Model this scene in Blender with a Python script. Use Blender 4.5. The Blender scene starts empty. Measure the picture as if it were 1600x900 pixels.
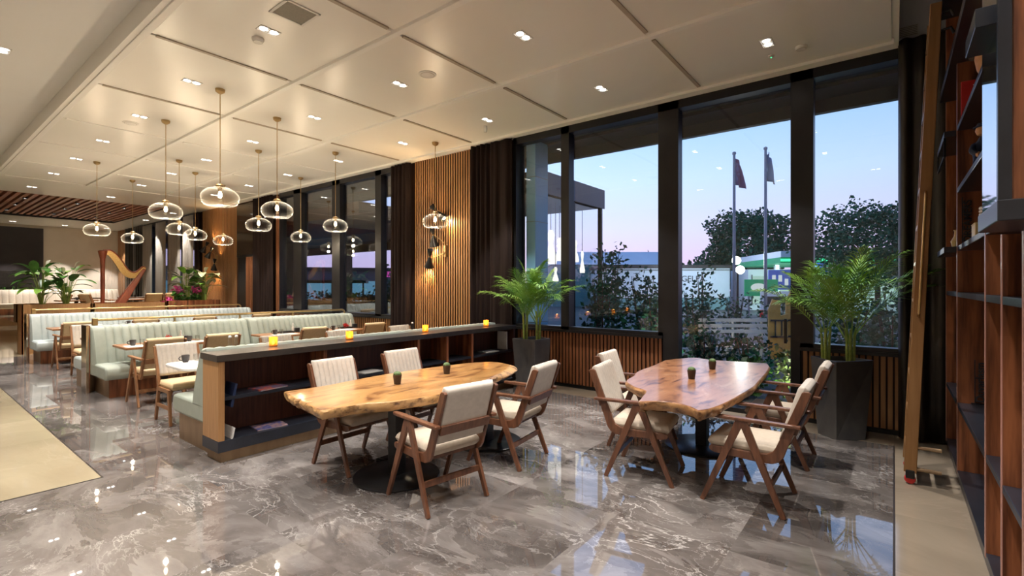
import bpy, bmesh, math, random
from mathutils import Vector, Matrix
from math import sin, cos, pi, radians as R
random.seed(7)
SC = bpy.context.scene
COL = SC.collection

# ------------------------------------------------------------------ materials
def mat(name, col, rough=.5, metal=0., col2=None, scale=(8, 8, 8), detail=4., spec=.5, coat=0., bump=0., bscale=None,
        emit=None, estr=0., sheen=0., lo=.35, hi=.65, rvar=0.):
    m = bpy.data.materials.new(name); m.use_nodes = True
    nt = m.node_tree; N = nt.nodes; L = nt.links
    b = N['Principled BSDF']
    b.inputs['Base Color'].default_value = (*col, 1)
    b.inputs['Roughness'].default_value = rough
    b.inputs['Metallic'].default_value = metal
    b.inputs['Specular IOR Level'].default_value = spec
    if coat: b.inputs['Coat Weight'].default_value = coat; b.inputs['Coat Roughness'].default_value = .06
    if sheen: b.inputs['Sheen Weight'].default_value = sheen
    if emit: b.inputs['Emission Color'].default_value = (*emit, 1); b.inputs['Emission Strength'].default_value = estr
    tc = N.new('ShaderNodeTexCoord')
    if col2 or rvar:
        mp = N.new('ShaderNodeMapping'); mp.inputs['Scale'].default_value = scale
        L.new(tc.outputs['Object'], mp.inputs['Vector'])
        nz = N.new('ShaderNodeTexNoise'); nz.inputs['Scale'].default_value = 1; nz.inputs['Detail'].default_value = detail
        nz.inputs['Roughness'].default_value = .6
        L.new(mp.outputs[0], nz.inputs['Vector'])
        if col2:
            cr = N.new('ShaderNodeValToRGB')
            cr.color_ramp.elements[0].position = lo; cr.color_ramp.elements[0].color = (*col, 1)
            cr.color_ramp.elements[1].position = hi; cr.color_ramp.elements[1].color = (*col2, 1)
            L.new(nz.outputs[0], cr.inputs[0]); L.new(cr.outputs[0], b.inputs['Base Color'])
        if rvar:
            mr = N.new('ShaderNodeMapRange'); mr.inputs['To Min'].default_value = rough - rvar; mr.inputs['To Max'].default_value = rough + rvar
            L.new(nz.outputs[0], mr.inputs['Value']); L.new(mr.outputs[0], b.inputs['Roughness'])
    if bump:
        mp2 = N.new('ShaderNodeMapping'); mp2.inputs['Scale'].default_value = bscale or scale
        L.new(tc.outputs['Object'], mp2.inputs['Vector'])
        n2 = N.new('ShaderNodeTexNoise'); n2.inputs['Scale'].default_value = 1; n2.inputs['Detail'].default_value = 5
        L.new(mp2.outputs[0], n2.inputs['Vector'])
        bp = N.new('ShaderNodeBump'); bp.inputs['Strength'].default_value = bump; bp.inputs['Distance'].default_value = .01
        L.new(n2.outputs[0], bp.inputs['Height']); L.new(bp.outputs[0], b.inputs['Normal'])
    return m

def fres(nt, ior):
    """same reflectance entering and leaving a thin pane"""
    N = nt.nodes; f = N.new('ShaderNodeFresnel'); g = N.new('ShaderNodeNewGeometry'); m = N.new('ShaderNodeMapRange')
    m.inputs['To Min'].default_value = ior; m.inputs['To Max'].default_value = 1 / ior
    nt.links.new(g.outputs['Backfacing'], m.inputs['Value']); nt.links.new(m.outputs[0], f.inputs['IOR']); return f

def glass(name, tint=(1, 1, 1), gl=(1, 1, 1), rough=0., ior=1.5, edge=0.):
    m = bpy.data.materials.new(name); m.use_nodes = True
    nt = m.node_tree; N = nt.nodes; L = nt.links
    N.remove(N['Principled BSDF'])
    t = N.new('ShaderNodeBsdfTransparent'); t.inputs[0].default_value = (*tint, 1)
    g = N.new('ShaderNodeBsdfGlossy'); g.inputs['Roughness'].default_value = rough; g.inputs['Color'].default_value = (*gl, 1)
    f = fres(nt, ior)
    x = N.new('ShaderNodeMixShader')
    if edge:
        lw = N.new('ShaderNodeLayerWeight'); lw.inputs['Blend'].default_value = .35
        pw = N.new('ShaderNodeMath'); pw.operation = 'MULTIPLY'; pw.inputs[1].default_value = edge
        L.new(lw.outputs['Facing'], pw.inputs[0])
        ad = N.new('ShaderNodeMath'); ad.operation = 'MAXIMUM'
        L.new(pw.outputs[0], ad.inputs[0]); L.new(f.outputs[0], ad.inputs[1]); L.new(ad.outputs[0], x.inputs[0])
    else:
        L.new(f.outputs[0], x.inputs[0])
    L.new(t.outputs[0], x.inputs[1]); L.new(g.outputs[0], x.inputs[2]); L.new(x.outputs[0], N['Material Output'].inputs[0])
    return m

def shade_glass(name, amt=.5):
    m = bpy.data.materials.new(name); m.use_nodes = True
    nt = m.node_tree; N = nt.nodes; L = nt.links; N.remove(N['Principled BSDF'])
    t = N.new('ShaderNodeBsdfTransparent'); t.inputs[0].default_value = (.97, .96, .94, 1)
    g = N.new('ShaderNodeBsdfGlossy'); g.inputs['Roughness'].default_value = .03
    tr = N.new('ShaderNodeBsdfTranslucent'); tr.inputs[0].default_value = (.9, .88, .82, 1)
    f = fres(nt, 1.3)
    lw = N.new('ShaderNodeLayerWeight'); lw.inputs['Blend'].default_value = .25
    pw = N.new('ShaderNodeMath'); pw.operation = 'POWER'; pw.inputs[1].default_value = 2.2; L.new(lw.outputs['Facing'], pw.inputs[0])
    ml = N.new('ShaderNodeMath'); ml.operation = 'MULTIPLY'; ml.inputs[1].default_value = amt; L.new(pw.outputs[0], ml.inputs[0])
    a = N.new('ShaderNodeMixShader'); L.new(f.outputs[0], a.inputs[0]); L.new(t.outputs[0], a.inputs[1]); L.new(g.outputs[0], a.inputs[2])
    b = N.new('ShaderNodeMixShader'); L.new(ml.outputs[0], b.inputs[0]); L.new(a.outputs[0], b.inputs[1]); L.new(tr.outputs[0], b.inputs[2])
    L.new(b.outputs[0], N['Material Output'].inputs[0]); return m

def candle_glass(name):
    m = bpy.data.materials.new(name); m.use_nodes = True
    nt = m.node_tree; N = nt.nodes; L = nt.links; N.remove(N['Principled BSDF'])
    t = N.new('ShaderNodeBsdfTransparent'); t.inputs[0].default_value = (.95, .72, .36, 1)
    tr = N.new('ShaderNodeBsdfTranslucent'); tr.inputs[0].default_value = (.9, .5, .14, 1)
    d = N.new('ShaderNodeBsdfDiffuse'); d.inputs[0].default_value = (.6, .36, .12, 1)
    a = N.new('ShaderNodeMixShader'); a.inputs[0].default_value = .45; L.new(tr.outputs[0], a.inputs[1]); L.new(d.outputs[0], a.inputs[2])
    b = N.new('ShaderNodeMixShader'); b.inputs[0].default_value = .62; L.new(t.outputs[0], b.inputs[1]); L.new(a.outputs[0], b.inputs[2])
    L.new(b.outputs[0], N['Material Output'].inputs[0]); return m

def emis(name, col, s):
    m = bpy.data.materials.new(name); m.use_nodes = True
    N = m.node_tree.nodes; N.remove(N['Principled BSDF'])
    e = N.new('ShaderNodeEmission'); e.inputs[0].default_value = (*col, 1); e.inputs[1].default_value = s
    m.node_tree.links.new(e.outputs[0], N['Material Output'].inputs[0]); return m

def marble(name, c1, c2, vein, dark, rough, sx, sy, rot=0., vs=1., brec=.0, spec=.7, ior=1.5):
    """polished stone: slabs shift the pattern, warped cells give the veins"""
    m = bpy.data.materials.new(name); m.use_nodes = True
    nt = m.node_tree; N = nt.nodes; L = nt.links; b = N['Principled BSDF']
    b.inputs['Roughness'].default_value = rough; b.inputs['Specular IOR Level'].default_value = spec; b.inputs['IOR'].default_value = ior
    tc = N.new('ShaderNodeTexCoord')
    sep = N.new('ShaderNodeSeparateXYZ'); L.new(tc.outputs['Object'], sep.inputs[0])
    def mth(op, a, bb=None):
        n = N.new('ShaderNodeMath'); n.operation = op
        for i, v in enumerate((a, bb)):
            if v is None: continue
            if isinstance(v, (int, float)): n.inputs[i].default_value = v
            else: L.new(v, n.inputs[i])
        return n.outputs[0]
    ix = mth('FLOOR', mth('DIVIDE', sep.outputs[0], sx)); iy = mth('FLOOR', mth('DIVIDE', sep.outputs[1], sy))
    cb = N.new('ShaderNodeCombineXYZ'); L.new(ix, cb.inputs[0]); L.new(iy, cb.inputs[1])
    wn = N.new('ShaderNodeTexWhiteNoise'); L.new(cb.outputs[0], wn.inputs['Vector'])
    off = N.new('ShaderNodeVectorMath'); off.operation = 'SCALE'; off.inputs['Scale'].default_value = 9.
    L.new(wn.outputs['Color'], off.inputs[0])
    add = N.new('ShaderNodeVectorMath'); add.operation = 'ADD'
    L.new(tc.outputs['Object'], add.inputs[0]); L.new(off.outputs[0], add.inputs[1])
    mp = N.new('ShaderNodeMapping'); mp.inputs['Rotation'].default_value = (0, 0, R(rot)); mp.inputs['Scale'].default_value = (vs, vs * .55, vs)
    L.new(add.outputs[0], mp.inputs['Vector'])
    n1 = N.new('ShaderNodeTexNoise'); n1.inputs['Scale'].default_value = 1.6; n1.inputs['Detail'].default_value = 7; n1.inputs['Roughness'].default_value = .62
    n1.inputs['Distortion'].default_value = .8
    L.new(mp.outputs[0], n1.inputs['Vector'])
    # warp
    sc = N.new('ShaderNodeVectorMath'); sc.operation = 'SCALE'; sc.inputs['Scale'].default_value = .95
    L.new(n1.outputs['Color'], sc.inputs[0])
    ad2 = N.new('ShaderNodeVectorMath'); ad2.operation = 'ADD'; L.new(mp.outputs[0], ad2.inputs[0]); L.new(sc.outputs[0], ad2.inputs[1])
    vo = N.new('ShaderNodeTexVoronoi'); vo.feature = 'DISTANCE_TO_EDGE'; vo.inputs['Scale'].default_value = 1.9
    L.new(ad2.outputs[0], vo.inputs['Vector'])
    vr = N.new('ShaderNodeValToRGB'); vr.color_ramp.elements[0].position = 0.; vr.color_ramp.elements[0].color = (1, 1, 1, 1)
    vr.color_ramp.elements[1].position = .022; vr.color_ramp.elements[1].color = (0, 0, 0, 1)
    L.new(vo.outputs['Distance'], vr.inputs[0])
    v2 = N.new('ShaderNodeTexVoronoi'); v2.feature = 'DISTANCE_TO_EDGE'; v2.inputs['Scale'].default_value = 4.4
    L.new(ad2.outputs[0], v2.inputs['Vector'])
    vr2 = N.new('ShaderNodeValToRGB'); vr2.color_ramp.elements[0].color = (.6, .6, .6, 1)
    vr2.color_ramp.elements[1].position = .02; vr2.color_ramp.elements[1].color = (0, 0, 0, 1)
    L.new(v2.outputs['Distance'], vr2.inputs[0])
    base = N.new('ShaderNodeValToRGB'); e = base.color_ramp.elements
    e[0].position = .3; e[0].color = (*dark, 1); e[1].position = .72; e[1].color = (*c2, 1)
    k = base.color_ramp.elements.new(.48); k.color = (*c1, 1)
    v3 = N.new('ShaderNodeTexVoronoi'); v3.feature = 'F1'; v3.inputs['Scale'].default_value = 3.1; L.new(ad2.outputs[0], v3.inputs['Vector'])
    s3 = N.new('ShaderNodeSeparateColor'); L.new(v3.outputs['Color'], s3.inputs[0])
    L.new(mth('ADD', mth('MULTIPLY', n1.outputs[0], 1 - brec), mth('MULTIPLY', s3.outputs[0], brec)), base.inputs[0])
    mx = N.new('ShaderNodeMix'); mx.data_type = 'RGBA'
    n3 = N.new('ShaderNodeTexNoise'); n3.inputs['Scale'].default_value = .9; n3.inputs['Detail'].default_value = 3; L.new(mp.outputs[0], n3.inputs['Vector'])
    msk = N.new('ShaderNodeMapRange'); msk.inputs['From Min'].default_value = .42; msk.inputs['From Max'].default_value = .68; L.new(n3.outputs[0], msk.inputs['Value'])
    vm = mth('MULTIPLY', mth('MAXIMUM', vr.outputs[0], vr2.outputs[0]), mth('MULTIPLY', msk.outputs[0], .8))
    L.new(vm, mx.inputs[0]); L.new(base.outputs[0], mx.inputs[6]); mx.inputs[7].default_value = (*vein, 1)
    # slab tint
    hs = N.new('ShaderNodeHueSaturation'); L.new(mx.outputs[2], hs.inputs['Color'])
    mr = N.new('ShaderNodeMapRange'); mr.inputs['To Min'].default_value = .86; mr.inputs['To Max'].default_value = 1.14
    L.new(wn.outputs['Value'], mr.inputs['Value']); L.new(mr.outputs[0], hs.inputs['Value'])
    L.new(hs.outputs[0], b.inputs['Base Color'])
    return m

def burl(name, a, b_, c_):
    m = bpy.data.materials.new(name); m.use_nodes = True
    nt = m.node_tree; N = nt.nodes; L = nt.links; b = N['Principled BSDF']
    b.inputs['Roughness'].default_value = .3; b.inputs['Coat Weight'].default_value = .45; b.inputs['Coat Roughness'].default_value = .12
    tc = N.new('ShaderNodeTexCoord'); mp = N.new('ShaderNodeMapping'); mp.inputs['Scale'].default_value = (1.1, 3.2, 1)
    L.new(tc.outputs['Object'], mp.inputs[0])
    n1 = N.new('ShaderNodeTexNoise'); n1.inputs['Scale'].default_value = 1.7; n1.inputs['Detail'].default_value = 8; n1.inputs['Distortion'].default_value = 1.9
    L.new(mp.outputs[0], n1.inputs['Vector'])
    r = N.new('ShaderNodeValToRGB'); e = r.color_ramp.elements
    e[0].position = .34; e[0].color = (*c_, 1); e[1].position = .68; e[1].color = (*b_, 1)
    k = e.new(.46); k.color = (*a, 1); k = e.new(.54); k.color = (a[0] * .8 + b_[0] * .2, a[1] * .75 + b_[1] * .2, a[2] * .7 + b_[2] * .2, 1)
    L.new(n1.outputs[0], r.inputs[0])
    n2 = N.new('ShaderNodeTexNoise'); n2.inputs['Scale'].default_value = 26; n2.inputs['Detail'].default_value = 3
    mp2 = N.new('ShaderNodeMapping'); mp2.inputs['Scale'].default_value = (.25, 1.6, 1); L.new(tc.outputs['Object'], mp2.inputs[0]); L.new(mp2.outputs[0], n2.inputs['Vector'])
    mx = N.new('ShaderNodeMix'); mx.data_type = 'RGBA'; mx.blend_type = 'MULTIPLY'; mx.inputs[0].default_value = .35
    L.new(r.outputs[0], mx.inputs[6]); L.new(n2.outputs[0], mx.inputs[7])
    gm = N.new('ShaderNodeMix'); gm.data_type = 'RGBA'; gm.blend_type = 'MIX'
    # dark cracks
    v = N.new('ShaderNodeTexVoronoi'); v.feature = 'DISTANCE_TO_EDGE'; v.inputs['Scale'].default_value = 2.1
    wv = N.new('ShaderNodeVectorMath'); wv.operation = 'SCALE'; wv.inputs['Scale'].default_value = .9; L.new(n1.outputs['Color'], wv.inputs[0])
    wa = N.new('ShaderNodeVectorMath'); L.new(tc.outputs['Object'], wa.inputs[0]); L.new(wv.outputs[0], wa.inputs[1]); L.new(wa.outputs[0], v.inputs['Vector'])
    cr = N.new('ShaderNodeValToRGB'); cr.color_ramp.elements[0].color = (.7, .7, .7, 1); cr.color_ramp.elements[1].color = (0, 0, 0, 1); cr.color_ramp.elements[1].position = .018
    L.new(v.outputs['Distance'], cr.inputs[0])
    mk = N.new('ShaderNodeMath'); mk.operation = 'GREATER_THAN'; mk.inputs[1].default_value = .5; L.new(n1.outputs[0], mk.inputs[0])
    ml = N.new('ShaderNodeMath'); ml.operation = 'MULTIPLY'; L.new(cr.outputs[0], ml.inputs[0]); L.new(mk.outputs[0], ml.inputs[1])
    L.new(ml.outputs[0], gm.inputs[0]); L.new(mx.outputs[2], gm.inputs[6]); gm.inputs[7].default_value = (.05, .022, .01, 1)
    L.new(gm.outputs[2], b.inputs['Base Color'])
    return m

MT = {}
MT['walnut'] = mat('walnut', (.085, .032, .016), .38, col2=(.17, .068, .034), scale=(28, 28, 5), coat=.15)
MT['walnut_light'] = mat('walnut_light', (.2, .088, .035), .4, col2=(.3, .14, .06), scale=(28, 28, 5))
MT['bench_wood'] = mat('bench_wood', (.34, .17, .065), .42, col2=(.44, .235, .1), scale=(60, 60, 2.5))
MT['slat_wood'] = mat('slat_wood', (.36, .17, .065), .45, col2=(.46, .235, .1), scale=(14, 14, 1.4))
MT['slat_red'] = mat('slat_red', (.24, .085, .035), .45, col2=(.33, .13, .055), scale=(14, 14, 1.4))
MT['slat_back'] = mat('slat_back', (.035, .014, .008), .7, col2=(.05, .02, .01), scale=(10, 10, 2))
MT['shelf_wood'] = mat('shelf_wood', (.095, .028, .012), .36, col2=(.36, .125, .05), scale=(16, 16, 1.3), coat=.1, lo=.36, hi=.62)
MT['shelf_edge_glint'] = mat('shelf_edge_glint', (.42, .2, .16), .4, col2=(.5, .26, .2), scale=(20, 20, 2))  # pinkish gleam of reflected light put into the front-edge colour
MT['deep_wood'] = mat('deep_wood', (.06, .02, .012), .5, col2=(.12, .04, .022), scale=(40, 40, 2))
MT['black_board'] = mat('black_board', (.014, .017, .025), .3, col2=(.022, .026, .038), scale=(6, 6, 6), spec=.6)
MT['slate_top'] = mat('slate_top', (.035, .03, .027), .32, col2=(.05, .044, .04), scale=(9, 40, 9))
MT['bronze'] = mat('bronze', (.36, .25, .15), .38, .75, col2=(.3, .2, .12), scale=(12, 12, 3))
MT['brass'] = mat('brass', (.55, .38, .18), .3, .9, col2=(.48, .33, .15), scale=(14, 14, 14))
MT['ladder'] = mat('ladder', (.36, .19, .075), .4, .3, col2=(.28, .14, .05), scale=(20, 20, 1.5))
MT['mirror'] = mat('mirror', (.75, .75, .74), .03, 1., col2=(.7, .7, .7), scale=(2, 2, 2))
MT['mirror_bronze'] = mat('mirror_bronze', (.62, .55, .46), .08, 1., col2=(.55, .48, .4), scale=(2, 2, 2))
MT['black_metal'] = mat('black_metal', (.012, .012, .013), .3, .3, col2=(.02, .02, .022), scale=(20, 20, 20))
MT['frame_metal'] = mat('frame_metal', (.012, .0115, .013), .35, .2, col2=(.018, .017, .019), scale=(4, 4, 4))
MT['planter'] = mat('planter', (.06, .06, .062), .34, col2=(.095, .09, .086), scale=(7, 7, 5), spec=.9)
MT['soil'] = mat('soil', (.02, .013, .009), .9, col2=(.05, .03, .018), scale=(60, 60, 60), bump=.6)
MT['cream'] = mat('cream', (.46, .385, .3), .62, col2=(.52, .44, .35), scale=(30, 30, 30), sheen=.1, bump=.05, bscale=(220, 220, 220))
MT['cream_rib'] = mat('cream_rib', (.5, .445, .385), .6, col2=(.56, .5, .435), scale=(20, 20, 20), sheen=.1)
MT['tan'] = mat('tan', (.52, .38, .21), .6, col2=(.57, .42, .25), scale=(30, 30, 30))
MT['mint'] = mat('mint', (.30, .335, .285), .5, col2=(.34, .375, .325), scale=(6, 6, 6), spec=.4)
MT['ice'] = mat('ice', (.38, .43, .43), .48, col2=(.43, .48, .48), scale=(6, 6, 6), spec=.4)
MT['ceiling'] = mat('ceiling', (.87, .85, .8), .3, col2=(.89, .87, .82), scale=(.7, .7, .7), spec=.35)
MT['batten'] = mat('batten', (.4, .335, .26), .5, col2=(.46, .39, .31), scale=(4, 4, 4))
MT['ceiling_white'] = mat('ceiling_white', (.84, .84, .84), .55, col2=(.86, .86, .86), scale=(1, 1, 1), spec=.25)
MT['beam'] = mat('beam', (.9, .885, .85), .45, col2=(.92, .905, .87), scale=(2, 2, 2), spec=.3)
MT['wall'] = mat('wall', (.62, .55, .46), .65, col2=(.66, .59, .5), scale=(2, 2, 2))
MT['dark_wall'] = mat('dark_wall', (.018, .014, .016), .5, col2=(.026, .02, .022), scale=(3, 3, 3))
MT['curtain'] = mat('curtain', (.012, .0065, .006), .85, col2=(.022, .012, .01), scale=(30, 30, 1), spec=.2)
MT['curtain_black'] = mat('curtain_black', (.02, .017, .014), .45, col2=(.035, .028, .02), scale=(12, 12, 3), bump=.5, bscale=(9, 9, 5))
MT['sheer'] = mat('sheer', (.4, .36, .31), .7, col2=(.46, .42, .36), scale=(30, 30, 1))
MT['marble'] = marble('marble', (.13, .114, .107), (.25, .226, .216), (.56, .53, .51), (.066, .056, .052), .02, 1.62, .81, 38, 1.45, .17, .75, 1.9)
MT['beige_stone'] = marble('beige_stone', (.34, .285, .19), (.4, .34, .235), (.42, .36, .26), (.3, .245, .16), .07, 1.2, 1.2, 80, .5)
MT['border_stone'] = marble('border_stone', (.3, .245, .185), (.36, .3, .23), (.4, .33, .26), (.25, .2, .15), .1, .9, .5, 60, .6)
MT['joint'] = mat('joint', (.02, .016, .013), .5, col2=(.03, .02, .018), scale=(9, 9, 9))
MT['burl_gold'] = burl('burl_gold', (.5, .255, .085), (.62, .37, .15), (.2, .075, .025))
MT['burl_red'] = burl('burl_red', (.36, .16, .07), (.46, .25, .13), (.12, .04, .018))
MT['edge_gold'] = mat('edge_gold', (.1, .04, .016), .5, col2=(.55, .32, .13), scale=(9, 9, 16), detail=7, bump=1., bscale=(18, 18, 18), lo=.36, hi=.52, coat=.2)
MT['edge_red'] = mat('edge_red', (.09, .035, .015), .5, col2=(.42, .22, .09), scale=(9, 9, 16), detail=7, bump=1., bscale=(18, 18, 18), lo=.34, hi=.52, coat=.2)
MT['white'] = mat('white', (.78, .76, .72), .5, col2=(.82, .8, .76), scale=(10, 10, 10))
MT['paper'] = mat('paper', (.72, .7, .66), .55, col2=(.62, .6, .58), scale=(40, 9, 9))
MT['dark_cup'] = mat('dark_cup', (.03, .025, .025), .3, col2=(.05, .04, .04), scale=(20, 20, 20))
MT['red'] = mat('red', (.55, .02, .02), .4, col2=(.65, .035, .03), scale=(9, 9, 9))
MT['navy'] = mat('navy', (.01, .02, .06), .5, col2=(.016, .03, .09), scale=(9, 9, 9))
MT['blue_book'] = mat('blue_book', (.03, .06, .2), .4, col2=(.05, .09, .28), scale=(5, 5, 5))
MT['magazine'] = mat('magazine', (.45, .1, .06), .3, col2=(.1, .1, .2), scale=(22, 22, 22), lo=.45, hi=.55)
MT['magazine_blue'] = mat('magazine_blue', (.06, .09, .3), .3, col2=(.4, .25, .24), scale=(22, 22, 22), lo=.45, hi=.55)
MT['skin_wood'] = mat('skin_wood', (.5, .25, .1), .45, col2=(.6, .33, .15), scale=(30, 30, 30))
MT['ivory'] = mat('ivory', (.7, .52, .22), .4, col2=(.78, .62, .32), scale=(12, 12, 12))
MT['green_light'] = mat('green_light', (.16, .36, .04), .45, col2=(.28, .5, .08), scale=(10, 10, 10))
MT['palm'] = mat('palm', (.08, .24, .03), .4, col2=(.26, .44, .07), scale=(3, 3, 3), spec=.5)
MT['palm_cane'] = mat('palm_cane', (.2, .3, .05), .5, col2=(.32, .4, .1), scale=(10, 10, 30))
MT['leaf'] = mat('leaf', (.03, .11, .018), .38, col2=(.08, .22, .035), scale=(7, 7, 7))
MT['leaf_dark'] = mat('leaf_dark', (.008, .06, .035), .6, col2=(.025, .14, .08), scale=(4, 4, 4), spec=.2)
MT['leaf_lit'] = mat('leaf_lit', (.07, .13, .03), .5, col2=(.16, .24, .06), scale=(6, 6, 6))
MT['leaf_pale'] = mat('leaf_pale', (.2, .3, .08), .4, col2=(.62, .62, .42), scale=(9, 9, 9), lo=.42, hi=.56)
MT['slat_side_shade'] = mat('slat_side_shade', (.05, .02, .009), .6, col2=(.075, .03, .014), scale=(10, 10, 2))
MT['bark'] = mat('bark', (.05, .035, .025), .85, col2=(.09, .065, .045), scale=(20, 20, 5), bump=.5)
MT['petal'] = mat('petal', (.8, .79, .68), .45, col2=(.84, .83, .74), scale=(10, 10, 10))
MT['pink'] = mat('pink', (.6, .04, .27), .5, col2=(.75, .09, .38), scale=(20, 20, 20))
MT['cactus'] = mat('cactus', (.05, .11, .03), .6, col2=(.13, .2, .07), scale=(60, 60, 60), bump=.6, bscale=(160, 160, 160))
MT['pot_brown'] = mat('pot_brown', (.035, .02, .014), .4, col2=(.06, .035, .024), scale=(20, 20, 20))
MT['harp'] = mat('harp', (.22, .045, .02), .3, col2=(.32, .08, .035), scale=(14, 14, 3), coat=.4)
MT['gold'] = mat('gold', (.55, .36, .13), .35, .55, col2=(.45, .26, .09), scale=(30, 30, 30))
MT['pane'] = glass('pane', (.95, .97, .98), (1, 1, 1), 0., 1.5)
MT['pane_dark'] = glass('pane_dark', (.8, .85, .9), (1, 1, 1), 0., 2.15)
MT['lamp_glass'] = shade_glass('lamp_glass', .45)
MT['clear_glass'] = glass('clear_glass', (.94, .95, .95), (1, 1, 1), .02, 1.45, .5)
MT['amber_glass'] = candle_glass('amber_glass')
MT['flame'] = emis('flame', (1., .72, .35), 14)
MT['bulb'] = emis('bulb', (1., .8, .5), 26)
MT['diode'] = emis('diode', (1., .95, .88), 10)
MT['lamp_white'] = emis('lamp_white', (1., .93, .82), 1.3)
MT['globe'] = emis('globe', (1., .95, .88), 7)
MT['grey_metal'] = mat('grey_metal', (.2, .22, .26), .4, .5, col2=(.25, .27, .31), scale=(3, 3, 3))
MT['annexe'] = mat('annexe', (.05, .06, .1), .4, .2, col2=(.065, .08, .125), scale=(2, 2, 2))
MT['blue_panel'] = mat('blue_panel', (.26, .58, .9), .5, col2=(.3, .63, .93), scale=(1, 1, 1))
MT['concrete'] = mat('concrete', (.2, .2, .2), .8, col2=(.28, .28, .27), scale=(2, 2, 2))
MT['terrace'] = mat('terrace', (.06, .06, .06), .7, col2=(.1, .1, .095), scale=(3, 3, 3))
MT['asphalt'] = mat('asphalt', (.05, .055, .06), .8, col2=(.08, .085, .09), scale=(3, 3, 3))
MT['soffit'] = mat('soffit', (.006, .011, .024), .5, col2=(.011, .018, .036), scale=(.6, 2, 2))
MT['hedge_wall'] = mat('hedge_wall', (.3, .34, .27), .8, col2=(.38, .42, .34), scale=(3, 3, 3))
MT['bld_white'] = mat('bld_white', (.62, .66, .72), .6, col2=(.68, .72, .78), scale=(.6, .6, .6))
MT['bld_teal'] = mat('bld_teal', (.12, .26, .28), .6, col2=(.16, .32, .34), scale=(.6, .6, .6))
MT['sign_green'] = mat('sign_green', (.0, .16, .07), .4, col2=(.01, .2, .09), scale=(1, 1, 1), emit=(.0, .3, .13), estr=.35)
MT['neon_green'] = emis('neon_green', (.05, .8, .35), 1.5)
MT['sign_white'] = emis('sign_white', (.8, .92, .95), .55)
MT['sign_blue'] = mat('sign_blue', (.03, .06, .3), .4, col2=(.05, .1, .4), scale=(1, 1, 1), emit=(.08, .14, .5), estr=.35)
MT['shop_glow'] = emis('shop_glow', (.55, .85, .75), .55)
MT['pink_glow'] = emis('pink_glow', (.8, .1, .5), .8)
MT['blue_glow'] = emis('blue_glow', (.25, .6, .85), .45)
MT['yellow_board'] = mat('yellow_board', (.75, .36, .05), .5, col2=(.85, .46, .1), scale=(6, 6, 6))
MT['ink'] = mat('ink', (.015, .015, .02), .5, col2=(.03, .03, .035), scale=(9, 9, 9))
MT['flag_a'] = mat('flag_a', (.26, .12, .16), .7, col2=(.3, .3, .42), scale=(3.2, 3.2, 1.6), lo=.45, hi=.55)
MT['flag_b'] = mat('flag_b', (.36, .36, .36), .7, col2=(.26, .31, .44), scale=(2.2, 2.2, 1.2), lo=.45, hi=.55)
MT['timber_ceiling'] = mat('timber_ceiling', (.4, .16, .08), .5, col2=(.5, .21, .11), scale=(20, 1, 20))
MT['grille'] = mat('grille', (.42, .4, .33), .6, col2=(.48, .45, .38), scale=(60, 60, 60))

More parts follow.
